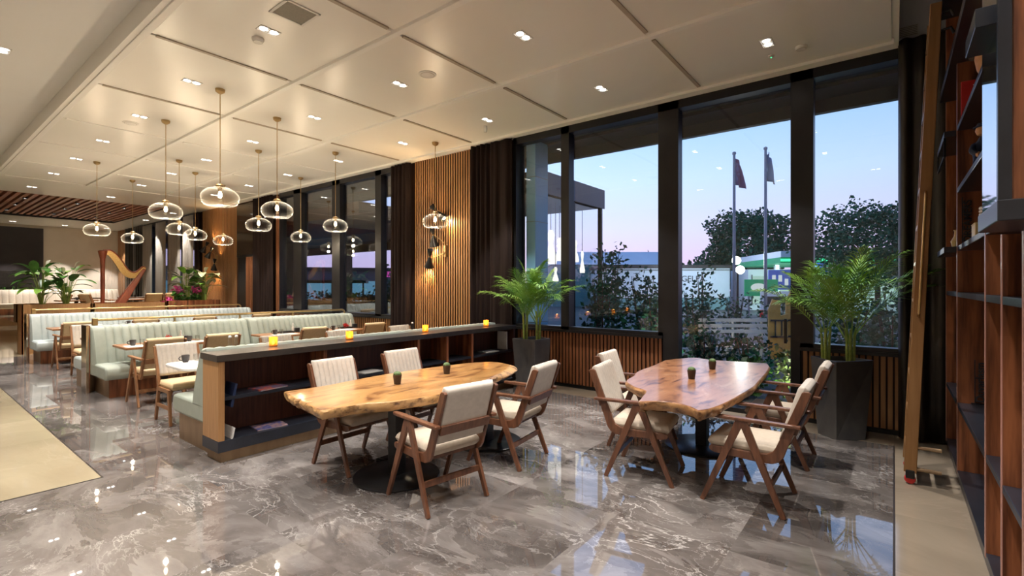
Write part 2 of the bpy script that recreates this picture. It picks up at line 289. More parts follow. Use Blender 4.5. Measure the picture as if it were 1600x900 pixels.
# ------------------------------------------------------------------ mesh builder
class MB:
    def __init__(s): s.v = []; s.f = []
    def add(s, vs, fs, M=None):
        o = len(s.v)
        s.v += [tuple(M @ Vector(p)) if M else tuple(p) for p in vs]
        s.f += [tuple(i + o for i in f) for f in fs]
        return s
    def box(s, x0, x1, y0, y1, z0, z1, M=None):
        return s.add([(x0, y0, z0), (x1, y0, z0), (x1, y1, z0), (x0, y1, z0), (x0, y0, z1), (x1, y0, z1), (x1, y1, z1), (x0, y1, z1)],
                     [(3, 2, 1, 0), (4, 5, 6, 7), (0, 1, 5, 4), (1, 2, 6, 5), (2, 3, 7, 6), (3, 0, 4, 7)], M)
    def bar(s, p, q, w, h, w2=None, h2=None, up=(0, 0, 1)):
        p = Vector(p); q = Vector(q); d = (q - p).normalized(); u = Vector(up)
        if abs(d.dot(u)) > .98: u = Vector((0, 1, 0))
        a = d.cross(u).normalized(); b = a.cross(d).normalized()
        w2 = w if w2 is None else w2; h2 = h if h2 is None else h2
        vs = []
        for c, ww, hh in ((p, w, h), (q, w2, h2)):
            for i, j in ((-1, -1), (1, -1), (1, 1), (-1, 1)): vs.append(c + a * i * ww / 2 + b * j * hh / 2)
        return s.add(vs, [(0, 1, 2, 3), (7, 6, 5, 4), (0, 4, 5, 1), (1, 5, 6, 2), (2, 6, 7, 3), (3, 7, 4, 0)])
    def tube(s, pts, r, seg=8, r2=None):
        pts = [Vector(p) for p in pts]; n = len(pts); vs = []; fs = []; pa = None
        for i, p in enumerate(pts):
            t = (pts[min(i + 1, n - 1)] - pts[max(i - 1, 0)]).normalized()
            if pa is None:
                u = Vector((0, 0, 1)) if abs(t.z) < .9 else Vector((1, 0, 0)); pa = t.cross(u).normalized()
            else: pa = (pa - t * pa.dot(t)).normalized()
            pb = t.cross(pa)
            rr = r[i] if isinstance(r, (list, tuple)) else (r if r2 is None else r + (r2 - r) * i / (n - 1))
            for k in range(seg):
                a = 2 * pi * k / seg; vs.append(p + pa * cos(a) * rr + pb * sin(a) * rr)
        for i in range(n - 1):
            for k in range(seg):
                fs.append((i * seg + k, i * seg + (k + 1) % seg, (i + 1) * seg + (k + 1) % seg, (i + 1) * seg + k))
        fs.append(tuple(reversed(range(seg)))); fs.append(tuple((n - 1) * seg + k for k in range(seg)))
        return s.add(vs, fs)
    def lathe(s, prof, seg=24, c=(0, 0, 0), M=None, cap=True):
        vs = []; fs = []; n = len(prof)
        for r, z in prof:
            for k in range(seg):
                a = 2 * pi * k / seg; vs.append((c[0] + r * cos(a), c[1] + r * sin(a), c[2] + z))
        for i in range(n - 1):
            for k in range(seg):
                fs.append((i * seg + k, i * seg + (k + 1) % seg, (i + 1) * seg + (k + 1) % seg, (i + 1) * seg + k))
        if cap:
            if prof[0][0] > 1e-5: fs.append(tuple(reversed(range(seg))))
            if prof[-1][0] > 1e-5: fs.append(tuple((n - 1) * seg + k for k in range(seg)))
        return s.add(vs, fs, M)
    def prism(s, poly, a, b, ax='x', M=None):
        n = len(poly)
        f = {'x': lambda p, t: (t, p[0], p[1]), 'y': lambda p, t: (p[0], t, p[1]), 'z': lambda p, t: (p[0], p[1], t)}[ax]
        vs = [f(p, a) for p in poly] + [f(p, b) for p in poly]
        fs = [tuple(range(n)), tuple(reversed(range(n, 2 * n)))] + [(i, i + n, (i + 1) % n + n, (i + 1) % n) for i in range(n)]
        return s.add(vs, fs, M)
    def pillow(s, w, h, t, ribs=0, rd=.012, nx=None, nz=10, M=None, er=.03, back=True, ribback=False):
        """upholstered pad: x across -w/2..w/2, z 0..h, front at +y (t/2 thick each side)"""
        nx = nx or (max(2, ribs) * 5 if ribs else 12)
        def edge(d): return 1. if d >= er else math.sqrt(max(0, 1 - (1 - d / er) ** 2))
        xs = [-w / 2 + w * i / nx for i in range(nx + 1)]
        xs = sorted(set([round(x, 5) for x in xs] + [round(q * (w / 2 - er * k), 5) for q in (-1, 1) for k in (.0, .1, .3, .6, 1)]))
        zs = sorted(set([round(h * j / nz, 5) for j in range(nz + 1)] + [round(er * k, 5) for k in (.1, .3, .6, 1)] + [round(h - er * k, 5) for k in (.1, .3, .6, 1)]))
        A = len(xs); B = len(zs); vs = []
        for sd in (1, -1):
            for z in zs:
                for x in xs:
                    e = edge(w / 2 - abs(x)) * edge(min(z, h - z))
                    y = t / 2 * e
                    if ribs and (sd == 1 or ribback):
                        ph = (x + w / 2) / w * ribs; y -= rd * (abs(cos(pi * ph)) ** 6) * e
                    vs.append((x, sd * y, z))
        fs = []
        for j in range(B - 1):
            for i in range(A - 1):
                a = j * A + i; fs.append((a, a + A, a + A + 1, a + 1))
                b = A * B + a; fs.append((b, b + 1, b + A + 1, b + A))
        return s.add(vs, fs, M)
    def build(s, name, m, parent=None, loc=None, smooth=False, bevel=0., seg=2, weld=False, ang=35):
        me = bpy.data.meshes.new(name); me.from_pydata(s.v, [], s.f)
        bm = bmesh.new(); bm.from_mesh(me)
        if weld: bmesh.ops.remove_doubles(bm, verts=bm.verts, dist=1e-4)
        bmesh.ops.recalc_face_normals(bm, faces=bm.faces); bm.to_mesh(me); bm.free()
        if m: me.materials.append(MT[m] if isinstance(m, str) else m)
        o = bpy.data.objects.new(name, me); COL.objects.link(o)
        if smooth:
            for p in me.polygons: p.use_smooth = True
            me.set_sharp_from_angle(angle=R(ang))
        if bevel:
            bv = o.modifiers.new('bevel', 'BEVEL'); bv.width = bevel; bv.segments = seg; bv.limit_method = 'ANGLE'; bv.angle_limit = R(40)
        if parent: o.parent = parent
        if loc: o.location = loc
        return o

def T(x=0, y=0, z=0, rz=0, rx=0, ry=0):
    return Matrix.Translation((x, y, z)) @ Matrix.Rotation(rz, 4, 'Z') @ Matrix.Rotation(ry, 4, 'Y') @ Matrix.Rotation(rx, 4, 'X')

def tag(o, label=None, cat=None, group=None, kind=None):
    if label: o['label'] = label
    if cat: o['category'] = cat
    if group: o['group'] = group
    if kind: o['kind'] = kind
    return o
def thing(name, label, cat, loc=(0, 0, 0), rz=0, group=None):
    o = bpy.data.objects.new(name, None); COL.objects.link(o); o.empty_display_size = .1
    o.location = loc; o.rotation_euler = (0, 0, rz)
    return tag(o, label, cat, group)
def struct(o, label=None): o['kind'] = 'structure'; 
def S(name, mb, m, parent=None, **k):
    o = mb.build(name, m, parent, **k)
    if not parent: o['kind'] = 'structure'
    return o
def dup(root, loc=None, rz=None, label=None, group=None, parent=None):
    kids = [o for o in root.children]
    r = root.copy(); COL.objects.link(r)
    if parent: r.parent = parent
    if loc is not None: r.location = loc
    if rz is not None: r.rotation_euler = (0, 0, rz)
    if label: r['label'] = label
    if group: r['group'] = group
    for c in kids: dup(c, parent=r)
    return r
def catmull(pts, n=8, closed=False):
    P = [Vector(p) for p in pts]; out = []; m = len(P)
    rng = range(m if closed else m - 1)
    for i in rng:
        g = (lambda k: P[k % m]) if closed else (lambda k: P[max(0, min(m - 1, k))])
        p0, p1, p2, p3 = g(i - 1), g(i), g(i + 1), g(i + 2)
        for j in range(n):
            t = j / n
            out.append(.5 * ((2 * p1) + (p2 - p0) * t + (2 * p0 - 5 * p1 + 4 * p2 - p3) * t * t + (3 * p1 - p0 - 3 * p2 + p3) * t ** 3))
    if not closed: out.append(P[-1])
    return out
def text(name, body, size, m, parent, M, extr=.004, bold=False):
    cu = bpy.data.curves.new(name, 'FONT'); cu.body = body; cu.size = size; cu.extrude = extr; cu.align_x = 'CENTER'; cu.align_y = 'CENTER'
    if bold: cu.offset = size * .02
    c = bpy.data.objects.new(name + '_curve', cu); COL.objects.link(c); bpy.context.view_layer.update()
    me = bpy.data.meshes.new_from_object(c.evaluated_get(bpy.context.evaluated_depsgraph_get()))
    bpy.data.objects.remove(c); me.materials.clear(); me.materials.append(MT[m])
    o = bpy.data.objects.new(name, me); COL.objects.link(o)
    if parent: o.parent = parent
    o.matrix_local = M
    return o

# light levels
SPOT_W, SPOT_A, SPOT_C = 300, 66, (1, .94, .87)
PEND_W, SCONCE_W, SKY, EXPO = 16, 38, 1.2, .36
# ------------------------------------------------------------------ the room
ZC = 4.277
WX = 6.9
S('floor', MB().box(-3.5, 6.9, -.85, 29.3, -.1, 0), 'marble')
S('floor.001', MB().box(-3.5, 1.156, 5.385, 29.3, 0, .002).box(1.156, 2.6, 16.2, 29.3, 0, .002), 'beige_stone')
S('floor.002', MB().box(6.4, 6.9, -.85, 29.3, 0, .002).box(-3.5, 6.4, -.85, 0, 0, .002), 'border_stone')
S('trim_1', MB().box(-3.5, 6.4, -.006, .006, 0, .003).box(1.15, 1.162, 5.385, 16.2, 0, .003).box(-3.5, 1.162, 5.379, 5.391, 0, .003), 'joint')
S('floor.003', MB().box(2.6, 6.4, 18.3, 29.3, 0, .48), 'beige_stone')          # raised far dining floor
S('wall_left', MB().box(-3.7, -3.5, -.85, 29.3, 0, 5.0), 'wall')
S('wall_right', MB().box(-3.7, 7.05, -1.05, -.85, 0, 5.0), 'wall')
S('wall_back', MB().box(-3.7, 7.05, 29.3, 29.5, 0, 5.0), 'wall')
# window wall: solid stretches, dados under the windows, lintel
f = MB()
for a, b in ((-1.05, -.1), (5.3, 8.55), (13.64, 19.5), (25.3, 29.5)): f.box(6.9, 7.05, a, b, 0, ZC)
for a, b in ((-.1, .9), (2.6, 5.3), (8.55, 13.64), (19.5, 25.3)): f.box(6.9, 7.05, a, b, 0, .93)
S('wall_front', f, 'slat_back')
S('wall_front.001', MB().box(6.9, 7.05, -1.05, 29.5, 4.277, 5.0), 'ceiling_white')
S('wall_front.002', MB().box(6.88, 6.9, 15.8, 16.36, 0, 2.57).box(6.86, 6.9, 15.05, 16.4, 2.55, 2.62), 'frame_metal')

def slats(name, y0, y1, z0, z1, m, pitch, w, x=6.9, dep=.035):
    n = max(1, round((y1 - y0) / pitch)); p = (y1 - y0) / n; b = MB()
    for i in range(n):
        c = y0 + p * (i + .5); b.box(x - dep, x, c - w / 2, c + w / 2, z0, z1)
    o = S(name, b, m); o.data.materials.append(MT['slat_side_shade'])
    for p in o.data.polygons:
        if abs(p.normal.y) > .9: p.material_index = 1                      # slat sides coloured dark to stand in for shade in the gaps
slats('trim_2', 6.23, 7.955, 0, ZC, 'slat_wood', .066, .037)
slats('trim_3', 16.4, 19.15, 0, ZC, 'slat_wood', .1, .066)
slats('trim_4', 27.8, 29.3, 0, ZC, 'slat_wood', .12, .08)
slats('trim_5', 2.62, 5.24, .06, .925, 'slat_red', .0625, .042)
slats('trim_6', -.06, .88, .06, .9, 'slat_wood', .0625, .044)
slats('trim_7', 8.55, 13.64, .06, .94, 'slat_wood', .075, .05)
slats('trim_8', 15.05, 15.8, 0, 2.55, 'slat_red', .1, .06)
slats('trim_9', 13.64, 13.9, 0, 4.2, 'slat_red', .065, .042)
S('baseboard_front', MB().box(6.865, 6.9, -.1, .9, 0, .05).box(6.865, 6.9, 2.6, 5.3, 0, .05).box(6.865, 6.9, 8.55, 13.64, 0, .05), 'black_metal')

wn = [0]
def window(y0, y1, z0, z1=4.14, l=.07, r=.07, door=False, pm='pane'):
    """one glazed unit in the window wall; y0 is the end nearer the bookshelf"""
    wn[0] += 1
    e = bpy.data.objects.new('door_1' if door else 'window_%d' % wn[0], None); COL.objects.link(e); e['kind'] = 'structure'
    e.location = (WX, (y0 + y1) / 2, z0)
    w = lambda n, b, m: b.build(n, m, e, loc=(-WX, -(y0 + y1) / 2, -z0))
    fr = MB(); xa, xb = 6.83, 6.99
    fr.box(xa, xb, y0, y0 + r, z0, 4.277).box(xa, xb, y1 - l, y1, z0, 4.277)
    fr.box(xa, xb, y0, y1, z1, 4.277).box(xa, xb, y0, y1, z0, z0 + .06)
    w('frame', fr, 'frame_metal')
    w('pane', MB().box(6.925, 6.935, y0 + r, y1 - l, z0 + .06, z1), pm)
    if not door: w('sill', MB().box(6.8, 6.9, y0, y1, z0 - .03, z0 + .012), 'frame_metal')
    return e
window(4.2, 5.3, .93, l=.06, r=.11)
window(2.6, 4.2, .93, l=.04, r=.07)
d = window(.9, 2.6, .0, l=.22, r=.1, door=True)
MB().box(6.76, 6.79, 1.03, 1.06, .95, 1.25).box(6.78, 6.84, 1.03, 1.06, .97, .99).box(6.78, 6.84, 1.03, 1.06, 1.21, 1.23).build('handle', 'black_metal', d, loc=(-WX, -1.75, 0))
window(-.1, .9, .9, l=.14, r=.06)
window(8.55, 9.15, .96, l=.1, r=.05, pm='pane_dark')
window(9.15, 10.83, .96, l=.17, r=.11, pm='pane_dark')
window(10.83, 12.65, .96, l=.2, r=.17, pm='pane_dark')
window(12.65, 13.64, .96, l=.05, r=.21, pm='pane_dark')
for i in range(4): window(19.5 + 1.45 * i, 19.5 + 1.45 * (i + 1), .93, l=.1, r=.1, pm='pane_dark')
wn[0] += 1
S('window_%d' % wn[0], MB().box(6.86, 6.9, 15.05, 16.4, 2.62, 4.2), mat('transom', (.05, .035, .025), .08, col2=(.07, .05, .035), scale=(2, 2, 2), spec=.8))
# ceiling: panels with shadow gaps, light beams along the room, raised side bay, timber recess
XB = [1.65, 3.25, 4.94, 6.68]; YB = [0, 2.03, 4.07, 6.1, 8.14, 10.22, 12.25, 14.4, 16.55]
b = MB()
for i in range(3):
    for j in range(8):
        b.box(XB[i] + .03, XB[i + 1] - .03, YB[j] + .02, YB[j + 1] - .02, ZC, ZC + .04)
S('ceiling', b, 'ceiling', bevel=.006)
S('ceiling.001', MB().box(1.58, 6.9, 0, 16.55, ZC + .035, ZC + .14).box(6.72, 6.9, 0, 16.55, ZC - .005, ZC + .06), 'ceiling')
b = MB()
for x in XB: b.box(x - .035, x + .035, 0, 16.55, ZC - .034, ZC + .05)
b.box(6.72, 6.9, 0, 16.55, ZC - .02, ZC + .02)
S('trim_10', b, 'beam', bevel=.005)
b = MB()
for y in YB[1:5]:
    for i in range(3): b.box(XB[i] + .1, XB[i + 1] - .1, y - .03, y + .012, ZC - .014, ZC + .01)
S('trim_11', b, 'batten')
b = MB()
for y in YB[5:]:
    for i in range(3): b.box(XB[i] + .1, XB[i + 1] - .1, y - .03, y + .03, ZC - .014, ZC + .01)
S('trim_13', b, 'beam')
S('trim_12', MB().box(1.56, 1.64, -.02, 16.6, ZC - .02, 4.5).box(1.56, 6.9, -.04, 0, ZC - .02, 5.0), 'beam')
S('ceiling.002', MB().box(-3.5, 1.58, -.85, 16.6, 4.48, 4.6).box(-3.5, 6.9, -.85, -.02, 5.0, 5.1), 'ceiling_white')
S('ceiling.003', MB().box(-3.5, 6.9, 16.55, 19.3, ZC, 4.4).box(-3.5, 6.9, 25.8, 29.3, ZC, 4.4).box(5.9, 6.9, 19.3, 25.8, ZC, 4.4).box(-3.5, -1, 19.3, 25.8, ZC, 4.4).box(-3.5, 1.6, 16.55, 16.62, ZC, 4.6), 'ceiling')
S('ceiling.004', MB().box(-1, 5.9, 19.3, 25.8, 4.62, 4.7).box(-1.02, -1, 19.3, 25.8, ZC, 4.62).box(5.88, 5.9, 19.3, 25.8, ZC + .002, 4.62).box(-1, 5.9, 25.78, 25.8, ZC + .002, 4.62), 'dark_wall')
b = MB(); n = 38
for i in range(n):
    x = -1 + 6.9 * (i + .5) / n; b.box(x - .05, x + .05, 19.3, 25.4, ZC + .03, ZC + .17)
S('ceiling.005', b, 'timber_ceiling')
# back wall: dark blind-covered glazing and sheer drapes
wn[0] += 1
e = bpy.data.objects.new('window_%d' % wn[0], None); COL.objects.link(e); e['kind'] = 'structure'; e.location = (1.6, 29.3, 1.2)
MB().box(-1.2, 4.26, 29.24, 29.3, 1.2, 4.15).build('pane', 'dark_wall', e, loc=(-1.6, -29.3, -1.2))
b = MB()
for k in range(12): b.box(-1.2, 4.2, 29.2, 29.23, 1.62 + k * .06, 1.64 + k * .06)
b.build('louver_blind', 'slate_top', e, loc=(-1.6, -29.3, -1.2))

def curtain(y0, y1, z0, z1, x, m, label, amp=.05, wave=.17, depth=None, loose=0., name='curtain'):
    """a pleated drape hanging along the window wall"""
    n = max(14, int((y1 - y0) / .02)); rows = 10; vs = []; fs = []; ph = y0 * 7.3
    for j in range(rows + 1):
        t = j / rows; z = z0 + (z1 - z0) * t
        for i in range(n + 1):
            u = i / n; y = y0 + (y1 - y0) * u
            a = amp * (1 - .25 * t)
            dx = a * (.55 + .45 * sin(5.3 * y + ph)) * sin(2 * pi * (y - y0) / wave + 1.1 * sin(4.1 * y + ph) + .3 * t) + .4 * a * sin(2 * pi * (y - y0) / wave * .47 + 1.3)
            if loose: dx += loose * (1 - t) ** 3 * sin(9 * y + 5 * t)
            vs.append((x + dx, y, z))
    for j in range(rows):
        for i in range(n):
            k = j * (n + 1) + i; fs.append((k, k + 1, k + n + 2, k + n + 1))
    b = MB(); b.add(vs, fs); yc = (y0 + y1) / 2
    b.v = [(p[0] - x, p[1] - yc, p[2] - z0) for p in b.v]
    o = b.build(name, m, loc=(x, yc, z0), smooth=True, ang=180)
    so = o.modifiers.new('thick', 'SOLIDIFY'); so.thickness = .006
    return tag(o, label, 'curtain')
curtain(5.27, 6.21, .02, 4.24, 6.74, 'curtain', 'dark brown floor-length curtain between the big windows and the lit slatted column', .055, .12)
curtain(7.98, 8.58, .02, 4.24, 6.76, 'curtain', 'dark brown curtain on the far side of the slatted column with the wall lamp', .05, .12)
curtain(13.9, 15.04, .02, 4.24, 6.76, 'curtain', 'dark curtain at the far end of the windows behind the banquettes', .05, .15)
curtain(19.17, 19.62, .02, 4.24, 6.78, 'curtain', 'narrow dark curtain beside the far slatted column, behind the flower planter', .04, .12)
curtain(25.3, 27.8, .5, 4.24, 6.76, 'curtain_black', 'wide black curtain near the far corner, behind the harp', .06, .3)
curtain(-.66, -.035, .02, 4.3, 6.74, 'curtain_black', 'black crumpled leathery curtain in the corner between the window and the bookshelf', .045, .16, loose=.03)
for i, (a, b_) in enumerate(((19.75, 20.7), (21.1, 22.2), (22.6, 23.6), (24.1, 25.2))):
    curtain(a, b_, .5, 4.2, 6.78, 'sheer', ['grey sheer drape behind the flower planter, beside the narrow dark curtain', 'second grey sheer drape from the far slatted column with lamps',
        'third grey sheer drape from the far slatted column with lamps', 'grey sheer drape next to the wide black curtain behind the harp'][i], .03, .2, name='sheer_curtain')

# ------------------------------------------------------------------ outside
S('ground', MB().box(7.05, 140, -60, 90, -.35, -.12), 'asphalt')
S('terrace_ground', MB().box(7.05, 14, -6, 40, -.12, -.03), 'terrace')
S('exterior_roof', MB().box(7.05, 8.1, -6, 8.3, 4.27, 4.7).box(8.1, 8.2, -6, 8.3, 4.09, 4.75).box(7.5, 7.56, -6, 8.3, 4.22, 4.27), 'soffit')
S('exterior_wall', MB().box(7.05, 7.3, -6, -.1, -.1, 4.7).box(7.05, 7.3, 13.7, 19.5, -.1, 4.7).box(7.05, 7.3, 25.3, 31, -.1, 4.7).box(7.05, 7.25, 5.35, 8.3, -.1, 4.27), 'dark_wall')

def leafcloud(n, ce, ra, ls, seed, shell=.45):
    rn = random.Random(seed); b = MB()
    for _ in range(n):
        while True:
            d = Vector((rn.uniform(-1, 1), rn.uniform(-1, 1), rn.uniform(-1, 1)))
            if .05 < d.length < 1: break
        d.normalize()
        lump = 1 + .22 * sin(5 * d.x + seed) * sin(4 * d.y + 2 * seed) + .14 * sin(9 * d.z + seed)
        r = (shell + (1 - shell) * rn.random() ** .6) * lump
        c = Vector((ce[0] + d.x * r * ra[0], ce[1] + d.y * r * ra[1], ce[2] + d.z * r * ra[2]))
        a = Vector((rn.uniform(-1, 1), rn.uniform(-1, 1), rn.uniform(-.6, .9))).normalized()
        s = a.cross(Vector((rn.uniform(-1, 1), rn.uniform(-1, 1), rn.uniform(-1, 1)))).normalized()
        l = ls * rn.uniform(.6, 1.3); w = l * .3
        b.add([c, c + a * l * .5 + s * w, c + a * l, c + a * l * .5 - s * w], [(0, 1, 2, 3)])
    return b
def tree(name, label, loc, h, crown_z, ra, n, ls, seed, m='leaf_dark', group='trees beyond the terrace'):
    t = thing(name, label, 'tree', loc, 0, group)
    b = MB().tube([(0, 0, 0), (.05, .02, h * .3), (0, .05, crown_z)], [.16, .12, .06], 8)
    rn = random.Random(seed)
    for k in range(6):
        a = k * 1.05 + rn.random(); b.tube([(0, .03, crown_z * .72), (cos(a) * ra[0] * .3, sin(a) * ra[1] * .3, crown_z * .95), (cos(a) * ra[0] * .55, sin(a) * ra[1] * .55, crown_z + ra[2] * .3)], [.06, .04, .02], 6)
    b.build('trunk', 'bark', t, smooth=True)
    leafcloud(n, (0, 0, crown_z), ra, ls, seed).build('crown', m, t)
    return t
tree('tree', 'large round dark tree behind the two flagpoles', (48.6, 10.5, -.12), 9.4, 5.2, (3.75, 3.75, 3.75), 12000, .34, 3)
tree('tree.001', 'large dark tree behind the window pane beside the ladder and black curtain', (32.4, .67, -.12), 6.0, 3.9, (3.1, 3.1, 2.3), 11000, .22, 8)
rn = random.Random(5)
for i, (px_, py_, h) in enumerate(((66, 31, 5.2), (62, 36, 4.6), (66, 24, 5.0), (64, 42, 4.6), (68, 27.5, 5.6), (60, 17.5, 5.0), (58, 13.5, 5.2))):
    tree('tree.%03d' % (i + 2), ['low dark tree on the skyline above the white shop roof', 'dark skyline tree just beyond the edge of the glass annexe', 'dark skyline tree where the white shop meets the round tree',
         'skyline tree showing low through the narrow pane', 'taller dark skyline tree above the middle of the white shop', 'skyline tree peeping between the flagpoles below the round tree', 'small skyline tree over the green canopy'][i],
         (px_, py_, -.12), h, h * .6, (3.4, 3.4, h * .42), 900, .7, 20 + i, group='trees on the skyline')

def shrub(loc, h, r, n, ls, seed, label, m='leaf_dark', group='shrubs outside the big windows', top=False):
    t = thing('shrub', label, 'shrub', loc, 0, group)
    b = MB(); rn = random.Random(seed)
    for k in range(5):
        a = rn.uniform(0, 6.28); b.tube([(0, 0, 0), (cos(a) * r * .25, sin(a) * r * .25, h * .5), (cos(a) * r * .45, sin(a) * r * .45, h * .95)], [.022, .015, .006], 5)
    b.build('stem', 'bark', t)
    leafcloud(n, (0, 0, h * .55), (r, r, h * .5), ls, seed, .2).build('foliage', m, t)
    return t
SH = [((9.9, 4.95), 2.6, .42, 900, .11, 'tall pointed dark shrub in front of the glass annexe corner'), ((8.45, 4.4), 1.9, .45, 700, .11, 'dark leafy shrub close behind the narrow mullion window'),
      ((9.9, 4.2), 2.0, .55, 800, .11, 'broad dark shrub in the middle of the wide window'), ((9.2, 3.65), 1.55, .45, 600, .11, 'dark shrub by the door post in the wide window'),
      ((12.1, 3.85), 1.6, .55, 600, .11, 'dark shrub at the door glass edge, beyond the white slatted bench'), ((12.6, 3.75), 2.15, .34, 260, .12, 'spindly shrub rising in front of the white shop'),
      ((12.9, 3.1), 1.5, .5, 420, .11, 'dark bush right below the twin globe lamp'), ((9.1, 1.95), .84, .5, 500, .1, 'low bush in front of the white bench slats'),
      ((8.75, 2.6), .88, .42, 500, .1, 'low bush near the door glass, seen over the live-edge table'), ((10.6, .6), 1.55, .6, 700, .11, 'dark bush behind the palm, left part of the last window'),
      ((11.3, -.1), 1.75, .6, 700, .11, 'dark bush behind the palm, right part of the last window'), ((9.8, .02), 1.3, .4, 500, .1, 'glossy bush just outside the last window'),
      ((13.4, 2.3), 1.35, .5, 420, .11, 'dark bush between the twin globe lamp and the yellow boards'), ((10.9, 3.35), 1.15, .4, 420, .1, 'bush beside the walkway end of the white slatted bench')]
for i, ((x, y), h, r, n, ls, lb) in enumerate(SH):
    shrub((x, y, -.04), h, r, n, ls, 40 + i, lb)
shrub((8.05, 1.12, -.04), .78, .32, 420, .1, 71, 'small bright lamp-lit bush at the foot of the door', 'leaf_lit')
shrub((8.0, 1.75, -.04), .62, .3, 320, .12, 72, 'small broad-leaved plant outside the door, beside the lit bush', 'leaf')

# glass annexe projecting from the facade
t = thing('glass_annexe', 'glazed annexe with dark frames projecting from the facade beyond the first window', 'building', (8.5, 6.6, -.1))
w = lambda n, b, m, **k: b.build(n, m, t, loc=(-8.5, -6.6, .1), **k)
b = MB().box(7.45, 10.02, 5.2, 8.2, 3.42, 3.8)
for x in (7.5, 8.75, 9.95): b.box(x, x + .08, 5.22, 5.3, -.1, 3.42)
b.box(7.45, 10.02, 5.22, 5.3, -.1, .1).box(9.95, 10.03, 8.1, 8.2, -.1, 3.42)
w('frame', b, 'frame_metal')
w('roof_panel', MB().box(7.4, 10.06, 5.18, 5.2, 3.4, 3.82), 'annexe')
w('pane', MB().box(7.58, 8.75, 5.255, 5.265, .1, 3.42).box(8.83, 9.95, 5.255, 5.265, .1, 3.42), 'pane')
b = MB()
for k in range(16): b.box(7.6, 9.9, 8.0, 8.06, 2.0 + k * .09, 2.04 + k * .09)
w('louver', b, 'grey_metal')
w('ceiling_panel', MB().box(7.5, 9.95, 5.3, 8.1, 3.4, 3.42), 'soffit')
t = thing('pillar', 'pale blue panelled pillar against the facade beside the dark curtain', 'pillar', (7.32, 5.13, -.1))
MB().box(-.2, .2, -.1, .1, 0, 4.35).build('shaft', 'blue_panel', t, bevel=.004)
b = MB()
for z in (1.1, 2.0, 2.9, 3.7): b.box(-.203, .203, -.103, .103, z, z + .008)
b.build('joint', 'grey_metal', t)
# hourglass lamps hanging inside the annexe
def hour(loc, h, r, label):
    t = thing('hourglass_lamp', label, 'lamp', loc, 0, 'hourglass lamps in the glass annexe')
    MB().lathe([(r * .9, 0), (r, h * .12), (r * .45, h * .5), (r * .35, h * .6), (r * .6, h * .85), (r * .3, h)], 16).build('shade', 'lamp_white', t, smooth=True)
    MB().tube([(0, 0, h), (0, 0, 3.4 - loc[2])], .008, 6).build('cord', 'black_metal', t)
for i, (x, y, z, h, r) in enumerate(((8.19, 5.75, 1.95, .68, .06), (8.71, 5.75, 2.12, .72, .1), (9.05, 5.75, 2.2, .5, .07), (9.71, 5.75, 2.2, .5, .07), (9.84, 5.95, 2.25, .42, .075), (9.78, 5.6, 1.95, .5, .045), (8.66, 5.6, 1.75, .3, .05))):
    hour((x, y, z), h, r * 1.35, ['slim white lamp hanging next to the pale blue pillar', 'fat cream drum-like lamp hanging left of the mullion', 'white lamp hanging close to the window mullion', 'white pointed lamp just past the mullion',
        'cream cone lamp behind the pointed white lamp', 'thin pale tube lamp by the annexe corner frame', 'small low lamp under the fat cream lamp'][i])

# flagpoles
def flag(x, y, top, m, label, seed):
    t = thing('flagpole', label, 'flagpole', (x, y, -.12), 0, 'flagpoles beyond the terrace')
    MB().tube([(0, 0, 0), (0, 0, top + .1)], .07, 10, .05).lathe([(.075, top + .1), (.075, top + .18), (.0, top + .22)], 10).build('pole', 'grey_metal', t, smooth=True)
    vs = []; fs = []; n, k = 10, 14
    for j in range(k + 1):
        v = j / k
        for i in range(n + 1):
            u = i / n
            vs.append((.06 + u * .22 * (.4 + .6 * v) + .02 * sin(8 * v + seed), -(.05 + u * .3 * (.35 + .65 * v)) + .07 * sin(u * 9 + seed + 2 * v), top - 1.15 * v * (1 - .15 * u) - .35 * u))
    for j in range(k):
        for i in range(n): a = j * (n + 1) + i; fs.append((a, a + 1, a + n + 2, a + n + 1))
    o = MB().add(vs, fs).build('flag', m, t, smooth=True, ang=180); so = o.modifiers.new('t', 'SOLIDIFY'); so.thickness = .01
flag(21.35, 5.15, 7.05, 'flag_a', 'flagpole with a limp red and grey flag, nearer the door post', 1)
flag(22.14, 4.14, 7.25, 'flag_b', 'slightly taller flagpole with a limp pale flag', 4)

# twin globe street lamp
t = thing('street_lamp', 'street lamp with two glowing white globes between the flagpoles', 'lamp', (23.6, 5.55, -.12))
MB().tube([(0, 0, 0), (0, 0, 2.5)], .05, 8).tube([(0, 0, 2.3), (.06, -.16, 2.45)], .03, 6).build('pole', 'black_metal', t)
for p in ((0, .05, 2.92), (.05, -.1, 2.5)): MB().lathe([(.02, -.19)] + [(.19 * sin(a * pi / 10), -.19 * cos(a * pi / 10)) for a in range(1, 10)] + [(.01, .19)], 14, p).build('globe', 'globe', t, smooth=True)

